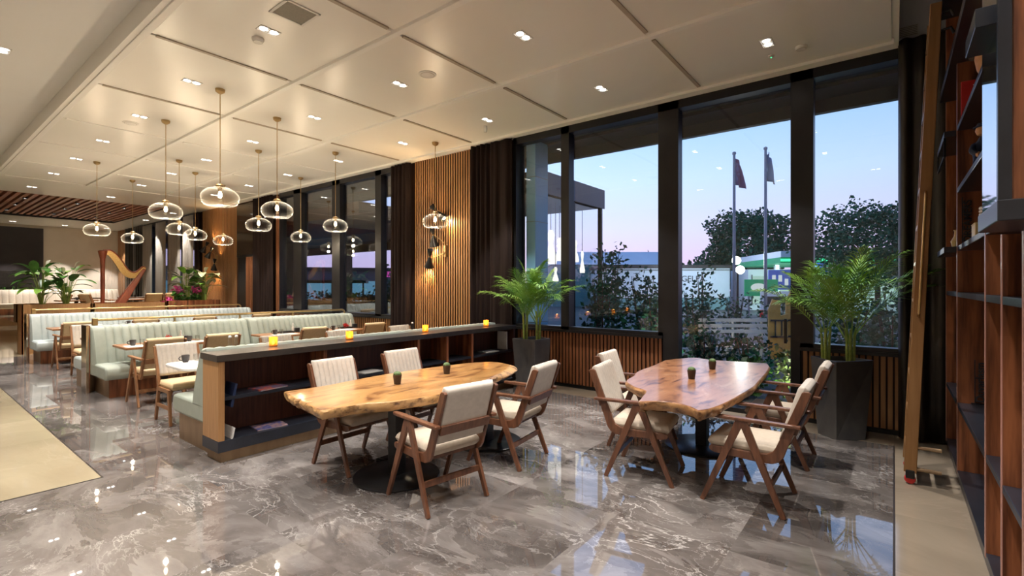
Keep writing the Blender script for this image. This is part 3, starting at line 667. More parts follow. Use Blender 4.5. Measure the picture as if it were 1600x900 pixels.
# white slatted bench, yellow cut-out boards
t = thing('slatted_bench', 'white slatted garden bench among the dark shrubs', 'bench', (11.05, 2.86, -.1))
a = Vector((-.3, .45, 0)); dirv = Vector((.9, -1.15, 0))
for z in (.78, .9, 1.02):
    MB().bar(a + Vector((0, 0, z)), a + dirv + Vector((0, 0, z)), .03, .07).build('back_slat', 'white', t)
for k in range(4): MB().bar(a + Vector((-.08 - .1 * k, 0, .5)), a + dirv + Vector((-.08 - .1 * k, 0, .5)), .08, .03).build('seat_slat', 'white', t)
for s in (.08, .5, .92):
    MB().bar(a + dirv * s + Vector((.03, 0, 0)), a + dirv * s + Vector((.03, 0, 1.06)), .05, .05).bar(a + dirv * s + Vector((-.4, 0, 0)), a + dirv * s + Vector((-.4, 0, .5)), .05, .05).build('leg', 'grey_metal', t)
def board(x, y, w, h, label, sd):
    t = thing('cutout_board', label, 'board', (x, y, -.1), R(-60), 'yellow boards beyond the flagpole')
    pl = [(-w / 2, .1), (w / 2, .05), (w / 2, .55), (w * .38, .62), (w * .38, .8), (w / 2, .86), (w / 2, h - .3), (w * .1, h - .34), (w * .1, h), (-w * .3, h + .03), (-w / 2, h - .2)]
    MB().prism(pl, -.03, .03, 'y').build('panel', 'yellow_board', t)
    b = MB().box(-w * .42, w * .48, -.05, -.03, .58, .62).box(-w * .2, -w * .14, -.05, -.03, .6, .95).box(w * .12, w * .18, -.05, -.03, .6, .95).box(-w * .42, w * .48, -.05, -.03, .95, .99)
    b.box(-.04, .0, -.06, .06, 0, .15)
    b.build('bracket', 'ink', t)
board(12.5, 2.08, .42, 1.42, 'yellow cut-out board beside the second flagpole', 1)
board(12.85, 1.72, .55, 1.62, 'taller yellow cut-out board next to the door frame', 2)

# shop and fuel station beyond
t = thing('shop_building', 'low white shop with dark roof line and lettering beyond the shrubs', 'building', (37, 12.5, -.12), R(-52))
MB().box(-6.2, 3.4, -.2, 5, .9, 3.1).build('wall', 'bld_white', t)
MB().box(-6.3, 3.5, -.3, 5, 3.1, 3.35).box(-6.3, 3.5, -.3, -.1, 2.95, 3.0).build('roof', 'dark_wall', t)
MB().box(-6.2, 3.4, -.15, 5, 0, .9).build('shopfront', 'bld_teal', t)
text('lettering', 'GELPA', .62, 'ink', t, T(.65, -.23, 2.3, 0, R(90)))
t = thing('warehouse', 'long grey-teal shed roof on the horizon beyond the wide window shrubs', 'building', (38, 19.5, -.12), R(-52))
MB().box(-4.5, 5.5, 0, 6, 0, 3.6).build('wall', 'bld_teal', t)
MB().prism([(-.3, 3.6), (6.3, 3.6), (3, 4.9)], -4.7, 5.7).build('roof', 'bld_white', t)
# fuel station
DX = Vector((0.53, -.848, 0)).normalized()
t = thing('fuel_station', 'fuel station with green-lit white canopy and glowing shop under it', 'fuel station', (37.5, 3.2, -.12), R(-58))
MB().box(-3.7, 9, -1.5, 6, 3.55, 3.95).build('canopy', 'bld_white', t)
MB().box(-3.75, 9.05, -1.56, 6.05, 3.2, 3.56).build('fascia', 'sign_green', t)
MB().box(-3.75, 9.05, -1.6, -1.55, 3.3, 3.46).build('light_strip', 'neon_green', t)
for x in (-3, 1.2, 5.5): MB().box(x, x + .25, 1, 1.25, 0, 3.3).build('column', 'bld_white', t)
k = MB().box(-3.6, 8.5, 4.2, 8, 0, 3.0).build('kiosk', 'bld_white', t)
MB().box(-3.3, 8.2, 4.1, 4.2, .5, 2.5).build('window', 'shop_glow', t)
for i in range(9): MB().box(-3.4 + 1.3 * i, -3.34 + 1.3 * i, 4.05, 4.12, .4, 2.6).build('mullion', 'frame_metal', t)
for i, (x, m) in enumerate(((-1.5, 'sign_blue'), (.1, 'red'), (2.0, 'navy'), (4.0, 'sign_green'))): MB().box(x, x + .55, -1.2, -1.1, 2.75, 3.2).build('pump_sign', m, t)
t = thing('billboard', 'blue billboard with pale figures under the green canopy', 'sign', (34.2, 3.95, -.12), R(-58))
MB().box(-2.4, 1.3, 0, .12, 1.55, 2.75).build('panel', 'sign_blue', t)
MB().box(-2.5, 1.4, -.02, .14, .35, 1.45).build('lower_panel', 'bld_white', t)
b = MB()
for x in (-2.1, -.2): b.box(x, x + 1.3, -.04, -.02, .75, 1.05)
b.build('lettering', 'ink', t)
b = MB(); rn = random.Random(2)
for k in range(9): x = -2.2 + .36 * k; z = 1.8 + .25 * rn.random(); b.box(x, x + .2, -.03, 0, z, z + .4)
b.build('figures', 'sign_white', t)
MB().box(-2.3, -2.2, .02, .1, 0, .4).box(1.1, 1.2, .02, .1, 0, .4).build('post', 'grey_metal', t)
t = thing('green_sign', 'green roadside sign with a white oval mark beside the globe lamp', 'sign', (30.8, 6.0, -.12), R(-55))
MB().box(-.9, .95, 0, .12, 1.2, 2.15).build('panel', 'sign_green', t)
MB().lathe([(0.001, 0), (.42, 0), (.42, .03), (.001, .03)], 20, M=T(-.15, -.01, 1.7, 0, R(90)) @ Matrix.Diagonal((1, .55, 1, 1))).build('oval', 'sign_white', t)
MB().box(-.7, -.6, .02, .1, 0, 1.2).box(.6, .7, .02, .1, 0, 1.2).build('post', 'grey_metal', t)
t = thing('price_sign', 'white sign panel with dark lettering bars by the roadside', 'sign', (27.5, 4.65, -.12), R(-55))
MB().box(-.75, .6, 0, .1, .55, 1.5).build('panel', 'bld_white', t); MB().box(-.6, .5, -.02, 0, .85, 1.25).build('lettering', 'ink', t); MB().box(-.5, -.42, .02, .08, 0, .6).box(.3, .38, .02, .08, 0, .6).build('post', 'grey_metal', t)
t = thing('red_sign', 'small red sign low behind the shrubs between the flagpoles', 'sign', (26.5, 4.95, -.12), R(-55))
MB().box(-.25, .25, 0, .08, .25, .6).build('panel', 'red', t); MB().box(-.04, .04, .02, .07, 0, .3).build('post', 'grey_metal', t)

# dim terrace outside the far windows: roof, posts, hedge wall, lit signs
S('exterior_roof.002', MB().box(7.05, 8.1, 8.3, 27, 4.27, 4.7).box(8.1, 8.2, 8.3, 27, 4.0, 4.75), 'soffit')
S('exterior_roof.001', MB().box(7.05, 12.6, 10.2, 27, 3.4, 3.7).box(12.4, 12.6, 10.2, 27, 3.1, 3.4), 'deep_wood')
S('exterior_column', MB().box(12, 12.35, 13.7, 14.05, -.1, 3.4), 'deep_wood'); S('exterior_column.001', MB().box(12.1, 12.4, 18.4, 18.7, -.1, 3.4), 'deep_wood'); S('exterior_column.002', MB().box(12.1, 12.4, 23, 23.3, -.1, 3.4), 'deep_wood')
t = thing('hedge_planter', 'long pale planter wall with low hedge outside the far windows', 'planter', (11, 15, -.03), 0)
MB().box(-.3, .3, -7, 7, 0, 1.1).build('trough', 'hedge_wall', t); o = leafcloud(1600, (0, 0, 1.2), (.35, 7, .3), .14, 90, .0).build('foliage', 'leaf_dark', t)
for i, (x, y, h, r) in enumerate(((13.2, 16.2, 2.2, .7), (14.2, 18.2, 2.3, .8), (13.4, 12.6, 1.9, .6), (13.4, 26.5, 2.4, .8))):
    shrub((x, y, -.04), h, r, 700, .17, 80 + i, ['dark bush outside the middle far window, behind the planter wall', 'dark bush outside the far window next to the curtain', 'dark bush seen through the pane beside the slatted column curtain', 'dark bush at the edge of the farthest pane'][i], group='bushes outside the far windows')
t = thing('lit_sign', 'pink glowing sign strip beyond the far windows', 'sign', (16.6, 20.2, 0), R(-40)); MB().box(-1.1, .7, 0, .15, 2.12, 2.4).build('strip', 'pink_glow', t); MB().box(-1.2, -1.1, .03, .12, -.1, 2.15).box(.7, .8, .03, .12, -.1, 2.15).build('post', 'black_metal', t)
t = thing('lit_kiosk', 'blue-lit glass kiosk beyond the far windows', 'kiosk', (14.0, 22.6, -.1), R(-40)); MB().box(-1.6, 1.6, 0, 1.5, .2, 1.9).build('glass', 'blue_glow', t); MB().box(-1.7, 1.7, -.1, 1.6, 1.9, 2.05).box(-1.6, -1.52, -.03, 0, 0, 1.9).box(0, .08, -.03, 0, 0, 1.9).box(1.52, 1.6, -.03, 0, 0, 1.9).build('frame', 'frame_metal', t)

t = thing('long_building', 'long dark building on the horizon beyond the far windows', 'building', (20, 40, -.12), R(-35)); MB().box(-14, 14, 0, 6, 0, 3.1).build('wall', 'annexe', t); MB().box(-14.3, 14.3, -.3, 6.3, 3.1, 3.35).build('roof', 'dark_wall', t)
for i in range(7): MB().box(-12 + 3.6 * i, -10 + 3.6 * i, -.05, 0, 1.0, 2.2).build('window', 'blue_glow', t)

def lamp(name, loc, e, col):
    l = bpy.data.lights.new(name, 'POINT'); l.energy = e; l.color = col; l.shadow_soft_size = .25; o = bpy.data.objects.new(name, l); COL.objects.link(o); o.location = loc
lamp('forecourt_fill', (33.5, 10.0, 3.4), 480, (.75, .85, 1)); lamp('forecourt_fill', (35.5, 4.2, 2.9), 420, (.7, 1, .85)); lamp('forecourt_fill', (38.5, 1.2, 2.9), 480, (.7, 1, .85)); lamp('street_light', (23.5, 5.4, 2.75), 160, (1, .95, .85))  # forecourt lamps have no fixtures, added to brighten the shop and canopy
# ------------------------------------------------------------------ chairs
def make_armchair(label, group):
    t = thing('armchair', label, 'chair', (0, 0, 0), 0, group)
    for s in (-1, 1):
        x = .262 * s
        for q in (1, -1):
            MB().bar((x, q * .008, .652), (x + .012 * s, q * .28, 0), .028, .06, .026, .036).build('leg', 'walnut', t, bevel=.004)
        MB().prism([(x - .024, -.385), (x + .024, -.385), (x + .026, .12), (x + .018, .2), (x - .018, .2), (x - .026, .12)], .648, .674, 'z').build('armrest', 'walnut', t, bevel=.007)
        P = [(-.445, .9), (-.30, .5), (-.275, .425), (-.245, .385), (-.2, .365), (-.1, .36), (.2, .372), (.232, .385), (.24, .405), (.225, .425),
             (-.1, .425), (-.165, .432), (-.205, .455), (-.225, .49), (-.385, .9), (-.40, .912), (-.43, .912)]
        MB().prism(P, .222 * s, .248 * s, 'x').build('side_frame', 'walnut', t, bevel=.005)
    MB().pillow(.45, .445, .075, ribs=9, rd=.011, nz=8, er=.03, M=T(0, -.268, .515, 0, R(17.6))).build('back_cushion', 'cream_rib', t, smooth=True, ang=60)
    MB().box(-.222, .222, -.011, .011, -.036, .036, T(0, -.352, .625, 0, R(17.6))).build('back_rail', 'walnut', t, bevel=.004)
    MB().pillow(.46, .5, .085, nz=12, er=.035, M=T(0, -.25, .452, 0, R(-90))).build('seat_cushion', 'cream', t, smooth=True, ang=60)
    MB().box(-.222, .222, .17, .195, .375, .42).build('seat_rail', 'walnut', t, bevel=.003); MB().box(-.222, .222, -.2, -.175, .375, .42).build('seat_rail', 'walnut', t, bevel=.003)
    MB().bar((-.27, -.19, .205), (.27, -.19, .205), .022, .045).build('stretcher', 'walnut', t, bevel=.003)
    return t
g1 = 'armchairs around the live-edge tables'
A0 = make_armchair('cream armchair at the long live-edge table, seen from behind, its plain back to the room', g1)
def put_chair(cx, cy, fx, fy, label, root=None, group=None):
    rz = math.atan2(-fx, fy)
    if root is None: A0.location = (cx, cy, 0); A0.rotation_euler = (0, 0, rz); return A0
    return dup(root, (cx, cy, 0), rz, label, group)
put_chair(2.683, 2.84, .148, .989, None)
put_chair(3.71, 2.94, -.137, .99, 'cream armchair at the planter end of the long table, seen from its side', A0)
put_chair(2.73, 3.98, .01, -1, 'cream ribbed armchair between the long live-edge table and the magazines in the low bookcase', A0)
put_chair(3.57, 3.98, -.02, -1, 'cream ribbed armchair behind the long live-edge table, further along the low bookcase', A0)
put_chair(4.18, 1.75, .17, -.985, 'cream ribbed armchair at the second live-edge table, its A-frame legs showing, nearest the long table', A0)
put_chair(4.90, 2.08, .1, -.995, 'cream ribbed armchair against the slatted dado, half hidden behind its twin', A0)
put_chair(4.18, .897, -.01, 1, 'cream armchair on the ladder side of the reddish table, its arm toward the camera', A0)
put_chair(5.33, .89, -.01, 1, 'cream armchair in front of the big grey planter, half hidden behind its twin', A0)

B0 = dup(A0, (2.39, 8.34, 0), 0, 'tan-backed armchair at the end of the banquette table with the red napkin', 'tan armchairs at the green banquette')
for c in B0.children:
    if c.name.startswith(('back_cushion', 'seat_cushion')):
        c.data = c.data.copy(); c.data.materials[0] = MT['tan']
    else:
        c.data = c.data.copy(); c.data.materials[0] = MT['walnut_light']
def tanchair(x, y, rz, label, group='tan armchairs at the green banquette'): return dup(B0, (x, y, 0), rz, label, group)
tanchair(3.13, 8.36, 0, 'tan-backed armchair behind the glass salt shakers')
tanchair(4.61, 8.36, 0, 'tan-backed armchair between the first two candles on the low bookcase')
tanchair(5.87, 8.36, 0, 'tan-backed armchair between the second and third candles, nearest the windows')
gC = 'armchairs in the second aisle'
tanchair(2.37, 13.25, 0, 'tan-backed armchair at the end of the far grey banquette, beside the mirrored panel', gC)
tanchair(3.5, 13.25, 0, 'tan armchair whose top edge shows behind the first brass rail, above the cup', gC)
tanchair(4.66, 13.25, 0, 'tan armchair top showing behind the middle of the first brass rail', gC)
tanchair(5.99, 13.25, 0, 'tan armchair top showing behind the window end of the first brass rail', gC)

def make_sidechair(label, group):
    t = thing('side_chair', label, 'chair', (0, 0, 0), 0, group)
    for s in (-1, 1):
        x = .235 * s
        P = [(-.3, 0), (-.215, .36), (-.2, .44), (-.225, .55), (-.35, .9), (-.315, .9), (-.185, .56), (-.155, .44), (-.165, .36), (-.262, 0)]
        MB().prism(P, x - .015, x + .015, 'x').build('rear_leg', 'walnut_light', t, bevel=.004)
        MB().bar((x, .17, .42), (x, .225, 0), .03, .055, .028, .036).build('front_leg', 'walnut_light', t, bevel=.004)
        MB().bar((x, -.22, .2), (x, .2, .2), .022, .04).build('stretcher', 'walnut_light', t, bevel=.003)
        MB().bar((x, -.19, .4), (x, .2, .4), .024, .05).build('side_rail', 'walnut_light', t, bevel=.003)
    MB().pillow(.46, .4, .07, ribs=9, rd=.009, nz=8, er=.03, M=T(0, -.225, .54, 0, R(17)), ribback=False).build('back_cushion', 'cream_rib', t, smooth=True, ang=60)
    MB().pillow(.46, .5, .085, nz=10, er=.035, M=T(0, -.24, .455, 0, R(-90))).build('seat_cushion', 'tan', t, smooth=True, ang=60)
    return t
S0 = make_sidechair('armless ribbed chair at the white rounded table end, beside the low bookcase bench', 'ribbed chairs behind the low bookcase')
S0.location = (2.3, 6.92, 0); S0.rotation_euler = (0, 0, pi)
for x, lb in ((3.585, 'ribbed cream chair top showing behind the first candle'), (4.63, 'ribbed cream chair top showing behind the second candle'), (5.88, 'ribbed yellowish chair top just before the third candle, near the dark curtain')):
    dup(S0, (x, 6.92, 0), pi, lb)
dup(S0, (2.36, 11.72, 0), pi, 'ribbed cream chair half hidden behind the mirrored end panel of the green banquette', 'ribbed chairs in the second aisle')

# ------------------------------------------------------------------ live-edge tables
def slab(root, loc, outline, th, top, edge, seed, rough=.011, flare=None):
    pl = [(p[0] - loc[0], p[1] - loc[1], 0) for p in outline]; m = len(pl); pts = []
    cor = [i for i in range(m) if pl[i] == pl[i - 1]]                      # a doubled point is a sharp corner
    for a, b in zip(cor, cor[1:] + [cor[0] + m]):
        pts += catmull([pl[k % m] for k in range(a, b)], 9)[:-1]
    n = len(pts); rn = random.Random(seed)
    nz = [rn.uniform(-1, 1) for _ in range(n)]; nz = [(nz[i - 1] + nz[i] + nz[(i + 1) % n]) / 3 for i in range(n)]
    ins = [rn.uniform(-1, 1) for _ in range(n)]; ins = [(ins[i - 1] + ins[i] + ins[(i + 1) % n]) / 3 for i in range(n)]
    nor = []
    for i in range(n):
        d = pts[(i + 1) % n] - pts[i - 1]; nor.append(Vector((d.y, -d.x, 0)).normalized())
    nor = [(nor[i - 1] + nor[i] * 2 + nor[(i + 1) % n]).normalized() for i in range(n)]
    fl = [flare(p.x + loc[0], p.y + loc[1]) if flare else 0 for p in pts]
    area = sum(pts[i].x * pts[(i + 1) % n].y - pts[(i + 1) % n].x * pts[i].y for i in range(n))
    sg = 1 if area > 0 else -1
    rings = []
    for k, (z, o) in enumerate(((0, 0), (-.006, .006), (-.25 * th, .012), (-.55 * th, .004), (-.85 * th, -.014), (-th, -.03))):
        rings.append([pts[i] + nor[i] * sg * (o + fl[i] * (0, .1, .6, 1, .9, .6)[k] + nz[i] * rough * (.25 if k < 2 else 1) + ins[i] * rough * (k / 4 if k > 1 else 0)) + Vector((0, 0, z + .75)) for i in range(n)])
    tp = MB(); tp.add(rings[0] + rings[1], [tuple(range(n))] + [(i, (i + 1) % n, (i + 1) % n + n, i + n) for i in range(n)])
    tp.build('tabletop', top, root)
    ed = MB(); vs = sum(rings[1:], []); fs = []
    for k in range(4):
        for i in range(n): fs.append((k * n + i, k * n + (i + 1) % n, (k + 1) * n + (i + 1) % n, (k + 1) * n + i))
    fs.append(tuple(4 * n + i for i in range(n)))
    ed.add(vs, fs); ed.build('live_edge', edge, root, smooth=True, ang=50)
def pedestal(root, x, y, r=.37):
    MB().lathe([(0.001, 0), (r, 0), (r, .012), (r - .01, .018), (0.001, .02)], 48, (x, y, 0)).build('base_plate', 'black_metal', root, smooth=True)
    MB().box(x - .055, x + .055, y - .055, y + .055, .02, .68).box(x - .2, x + .2, y - .2, y + .2, .662, .676).build('column', 'black_metal', root, bevel=.006)
t = thing('live_edge_table', 'long golden live-edge burl table on two black pedestals by the low bookcase', 'table', (3.2, 3.5, 0))
slab(t, (3.2, 3.5), [(2.1, 4.1), (2.1, 4.1), (2.05, 3.86), (2.03, 3.76), (2.075, 3.73), (2.03, 3.7), (2.015, 3.62), (2.06, 3.59), (2.0, 3.56), (1.98, 3.45), (1.955, 3.3), (1.955, 3.3), (2.12, 3.255), (2.26, 3.215), (2.45, 3.09), (2.7, 3.03), (2.93, 2.995), (3.2, 3.03), (3.56, 3.1), (3.56, 3.1),
        (3.85, 3.2), (4.15, 3.33), (4.36, 3.45), (4.44, 3.6), (4.42, 3.78), (4.2, 3.92), (3.67, 4.04), (3.2, 4.09), (2.8, 4.08), (2.45, 4.05)], .085, 'burl_gold', 'edge_gold', 4,
     flare=lambda x, y: max(0, min(.1, (x - 3.62) * .13)) if y < 3.75 else 0)
pedestal(t, 2.75 - 3.2, 3.42 - 3.5); pedestal(t, 3.94 - 3.2, 3.42 - 3.5)
t = thing('live_edge_table', 'reddish live-edge slab table on a black pedestal in front of the glass door', 'table', (5.0, 1.56, 0))
slab(t, (5.0, 1.56), [(4.64, 2.06), (4.91, 2.13), (5.4, 2.15), (5.83, 2.19), (5.83, 2.19), (6.1, 2.08), (6.27, 1.96), (6.2, 1.75), (6.26, 1.45), (6.32, 1.17), (6.32, 1.17), (6.05, 1.1), (5.6, 1.05), (5.3, 1.03), (4.8, 1.0), (4.34, 1.01), (4.0, 1.03),
        (3.74, 1.07), (3.63, 1.12), (3.63, 1.12), (3.72, 1.22), (3.76, 1.38), (3.7, 1.5), (3.63, 1.57), (3.63, 1.57), (3.83, 1.62), (4.03, 1.68), (4.14, 1.84), (4.34, 2.0)], .085, 'burl_red', 'edge_red', 11)
pedestal(t, .19, .0)
def cactus(x, y, label):
    t = thing('cactus_pot', label, 'potted cactus', (x, y, .751), 0, 'cactus pots on the live-edge tables')
    MB().lathe([(.001, 0), (.03, 0), (.04, .075), (.04, .085), (.034, .085), (.033, .07), (.001, .07)], 20).build('pot', 'pot_brown', t, smooth=True)
    b = MB(); n = 24; vs = []; fs = []
    for j in range(9):
        a = -pi / 2 + pi * j / 8
        for k in range(n):
            th = 2 * pi * k / n; r = (.034 + .004 * cos(th * 8)) * cos(a); vs.append((r * cos(th), r * sin(th), .09 + .026 * sin(a)))
    for j in range(8):
        for k in range(n): fs.append((j * n + k, j * n + (k + 1) % n, (j + 1) * n + (k + 1) % n, (j + 1) * n + k))
    b.add(vs, fs).build('cactus', 'cactus', t, smooth=True, ang=80)
    return t
cactus(2.9, 3.6, 'small brown cactus pot in the middle of the long golden table')
cactus(3.55, 3.62, 'small brown cactus pot further back on the long golden table')
cactus(4.82, 1.55, 'small brown cactus pot in the middle of the reddish table')
cactus(5.51, 1.55, 'small brown cactus pot on the reddish table, nearer the glass door')

# ------------------------------------------------------------------ low bookcase with the bench behind it
def at(t, name, b, m, **k):
    return b.build(name, m, t, loc=tuple(-v for v in t.location), **k)
t = thing('low_bookcase', 'long low walnut bookcase with dark open shelves and slate top behind the long table', 'bookcase', (4.15, 5.12, 0))
at(t, 'plinth', MB().box(1.93, 6.38, 4.955, 5.26, 0, .1), 'bronze')
at(t, 'base_board', MB().box(1.895, 6.4, 4.925, 5.29, .1, .205), 'black_board', bevel=.003)
at(t, 'end_panel', MB().box(1.9, 1.955, 4.93, 5.29, .205, .945), 'bench_wood', bevel=.002)
at(t, 'end_panel', MB().box(6.36, 6.4, 4.93, 5.29, .205, .945), 'deep_wood')
at(t, 'back_panel', MB().box(1.95, 6.37, 5.27, 5.29, .205, .945), 'deep_wood')
for x in (2.985, 4.33, 4.856, 5.372):
    at(t, 'divider', MB().box(x - .02, x + .02, 4.935, 5.27, .205, .945), 'shelf_wood')
for a, b_ in ((1.955, 2.965), (3.005, 4.31), (4.35, 4.836), (4.876, 5.352), (5.392, 6.36)):
    at(t, 'shelf', MB().box(a, b_, 4.95, 5.27, .575, .607), 'black_board')
at(t, 'top', MB().box(1.885, 6.42, 4.92, 5.31, .945, 1.008), 'slate_top', bevel=.003)
def book(name, label, m, loc, size, rz=0, rx=0, ry=0, cat='book', pages=True):
    t = thing(name, label, cat, loc); t.rotation_euler = (rx, ry, rz)
    a, b, c = size
    MB().box(-a / 2, a / 2, -b / 2, b / 2, 0, c * .12).box(-a / 2, a / 2, -b / 2, b / 2, c * .88, c).box(-a / 2, -a / 2 + .004, -b / 2, b / 2, 0, c).build('cover', m, t)
    if cat == 'book': MB().box(-a / 2, a / 2, -b / 2 - .003, -b / 2 + .003, 0, c).build('spine', m, t)
    MB().box(-a / 2 + .004, a / 2 - .004, -b / 2 + .004, b / 2 - .004, c * .12, c * .88).build('pages', 'paper', t)
    return t
book('magazine', 'glossy magazine lying on the upper shelf of the low bookcase, first bay', 'magazine', (2.42, 5.06, .607), (.3, .22, .012), R(8), cat='magazine')
book('magazine', 'open-faced blue and red magazine lying on the bottom of the low bookcase', 'magazine_blue', (2.44, 5.08, .206), (.3, .22, .01), R(-6), cat='magazine')
book('book', 'dark blue book leaning against the end panel on the upper bookcase shelf', 'navy', (2.06, 5.06, .607), (.22, .2, .022), 0, 0, R(-79))
book('brochure', 'white brochure leaning against the end panel at the bottom of the low bookcase', 'paper', (2.03, 5.06, .206), (.2, .25, .012), 0, 0, R(-78), cat='brochure')
book('magazine', 'thin pale magazine on the bookcase shelf behind the second ribbed armchair', 'white', (3.62, 5.04, .607), (.28, .2, .01), R(5), cat='magazine')
book('magazine', 'pale magazine lying at the far end of the bookcase shelf, near the planter', 'white', (5.9, 5.08, .607), (.3, .2, .012), R(-4), cat='magazine')
t = thing('leaflet_stand', 'upright pale leaflet stand at the planter end of the low bookcase', 'leaflet stand', (6.25, 5.08, .607))
MB().box(-.008, .008, -.1, .1, .01, .3).build('panel', 'paper', t); MB().box(-.03, .03, -.11, .11, 0, .01).build('foot', 'clear_glass', t)
def candle(x, y, label):
    t = thing('candle_holder', label, 'candle', (x, y, 1.009), 0, 'lit candles on the low bookcase')
    MB().lathe([(.04, .005), (.042, .0), (.042, .1), (.038, .1), (.038, .006), (.001, .006)], 22, cap=False).build('glass_holder', 'amber_glass', t, smooth=True)
    MB().lathe([(.001, .02), (.012, .03), (.014, .045), (.006, .065), (.001, .075)], 10).build('flame', 'flame', t, smooth=True)
    MB().lathe([(.001, .006), (.034, .006), (.034, .022), (.001, .022)], 16).build('wax', 'white', t)
for (x, y), lb in zip(((2.545, 5.21), (3.43, 5.15), (4.636, 5.15), (5.888, 5.12)), ('lit amber candle glass closest to the walnut end of the low bookcase', 'lit amber candle glass, second from the walnut bookcase end',
        'lit amber candle glass in front of the slatted column, third from the walnut end', 'lit amber candle glass at the planter end of the low bookcase')):
    candle(x, y, lb)
    pl = bpy.data.lights.new('candle_light', 'POINT'); pl.energy = .9; pl.color = (1, .6, .25); pl.shadow_soft_size = .02
    o = bpy.data.objects.new('candle_light', pl); COL.objects.link(o); o.location = (x, y, 1.092)

# ------------------------------------------------------------------ banquettes
def channel(L0, L1, front, back, pitch, rd=.028, flat0=0.):
    n = max(1, round((L1 - L0 - flat0) / pitch)); p = (L1 - L0 - flat0) / n; xs = []
    if flat0: xs += [L0, L0 + .02, L0 + flat0 * .5]
    for i in range(n):
        for k in (0, .04, .1, .22, .5, .78, .9, .96): xs.append(L0 + flat0 + (i + k) * p)
    xs.append(L1); m = len(front); q = m + len(back); vs = []; fs = []
    for x in xs:
        ph = (x - L0 - flat0) / p if x >= L0 + flat0 else .5
        g = rd * (abs(cos(pi * ph)) ** 3 * .4 + .6 * abs(cos(pi * ph)) ** 24) if x > L0 + .001 and x < L1 - .001 else rd
        for i, (y, z) in enumerate(front):
            vs.append((x, y + g, z - (g * .7 if i >= m - 2 else 0)))
        for y, z in back: vs.append((x, y, z))
    for i in range(len(xs) - 1):
        for k in range(q): fs.append((i * q + k, i * q + (k + 1) % q, (i + 1) * q + (k + 1) % q, (i + 1) * q + k))
    fs.append(tuple(range(q))); fs.append(tuple((len(xs) - 1) * q + k for k in range(q)))
    return MB().add(vs, fs)
def bench(x0, x1, yc, face, m, label, group, plinth=True, pitch=.105, inset=.08):
    """face -1 looks toward -y (the camera side), +1 away"""
    t = thing('banquette', label, 'banquette', ((x0 + x1) / 2, yc, 0), 0 if face < 0 else pi, group)
    h = (x1 - x0) / 2
    fr = [(-.43, .44), (-.40, .55), (-.31, .8), (-.235, .96), (-.215, 1.0), (-.185, 1.025), (-.14, 1.032)]
    bk = [(-.05, 1.03), (-.03, 1.0), (-.025, .44)]
    channel(-h, h, fr, bk, pitch, flat0=.16).build('backrest', m, t, smooth=True, ang=50)
    P = [(-.90, .275), (-.945, .285), (-.968, .315), (-.975, .37), (-.968, .43), (-.945, .462), (-.90, .475), (-.3, .475), (-.05, .47), (-.05, .275)]
    MB().prism(P, -h, h, 'x').build('seat', m, t, smooth=True, bevel=.03, seg=3, ang=50)
    MB().box(-h + inset, h - .02, -.82, -.05, 0, .275).build('plinth', 'bronze' if face > 0 else 'shelf_wood', t)
    MB().box(-h + inset - .004, -h + inset, -.82, -.05, .002, .272).build('end_plate', 'bronze', t) if face < 0 else None
    return t
bench(1.95, 6.38, 5.30, 1, 'mint', 'pale green bench backing onto the low bookcase, its seat end showing beside the walnut panel', 'green banquettes')
bench(1.95, 4.24, 9.915, -1, 'mint', 'pale green channelled banquette section beside the mirrored end panel, nearer the walkway', 'green banquettes')
bench(4.26, 6.56, 9.915, -1, 'mint', 'pale green channelled banquette section running up to the window dado', 'green banquettes')
bench(1.95, 6.56, 9.915, 1, 'ice', 'pale bench on the far side of the mirrored panel, only its rounded seat end showing', 'green banquettes')
bench(1.95, 6.6, 15.06, -1, 'ice', 'far blue-grey channelled banquette below the wooden planters', 'green banquettes')
def endpanel(x, yc, label):
    t = thing('end_panel', label, 'end panel', (x, yc, 0), 0, 'mirrored banquette ends')
    MB().box(-.035, 0, -.15, .15, .0, 1.04).build('mirror_face', 'mirror_bronze', t, bevel=.003)
    MB().box(0, .012, -.15, .15, .0, 1.04).build('backing_board', 'shelf_wood', t)
endpanel(1.935, 9.915, 'tall mirrored end panel between the two back-to-back green banquettes')
endpanel(1.935, 15.06, 'mirrored end panel of the far blue-grey banquette')
def rail(x0, x1, y, z, posts, label):
    t = thing('brass_rail', label, 'rail', ((x0 + x1) / 2, y, 1.03), 0, 'brass rails on the banquettes')
    c = (x0 + x1) / 2
    MB().tube([(x0 - c, 0, z - 1.03), (x1 - .06 - c, 0, z - 1.03), (x1 - .02 - c, 0, z - 1.045), (x1 - c, 0, z - 1.08), (x1 - c, 0, .0)], .02, 10).build('bar', 'brass', t, smooth=True)
    for p in posts: MB().lathe([(.03, 0), (.03, .008), (.016, .012), (.016, z - 1.05), (.022, z - 1.045)], 10, (p - c, 0, 0)).build('post', 'brass', t, smooth=True)
    MB().box(x0 - c - .05, x0 - c + .02, -.03, .03, 0, z - 1.0).build('end_block', 'brass', t, bevel=.01)
rail(2.05, 6.47, 9.915, 1.115, (3.12, 4.2, 5.25), 'brass rail along the top of the green banquettes')
rail(2.05, 6.4, 15.06, 1.115, (3.09, 4.55, 5.6), 'brass rail along the top of the far blue-grey banquette')

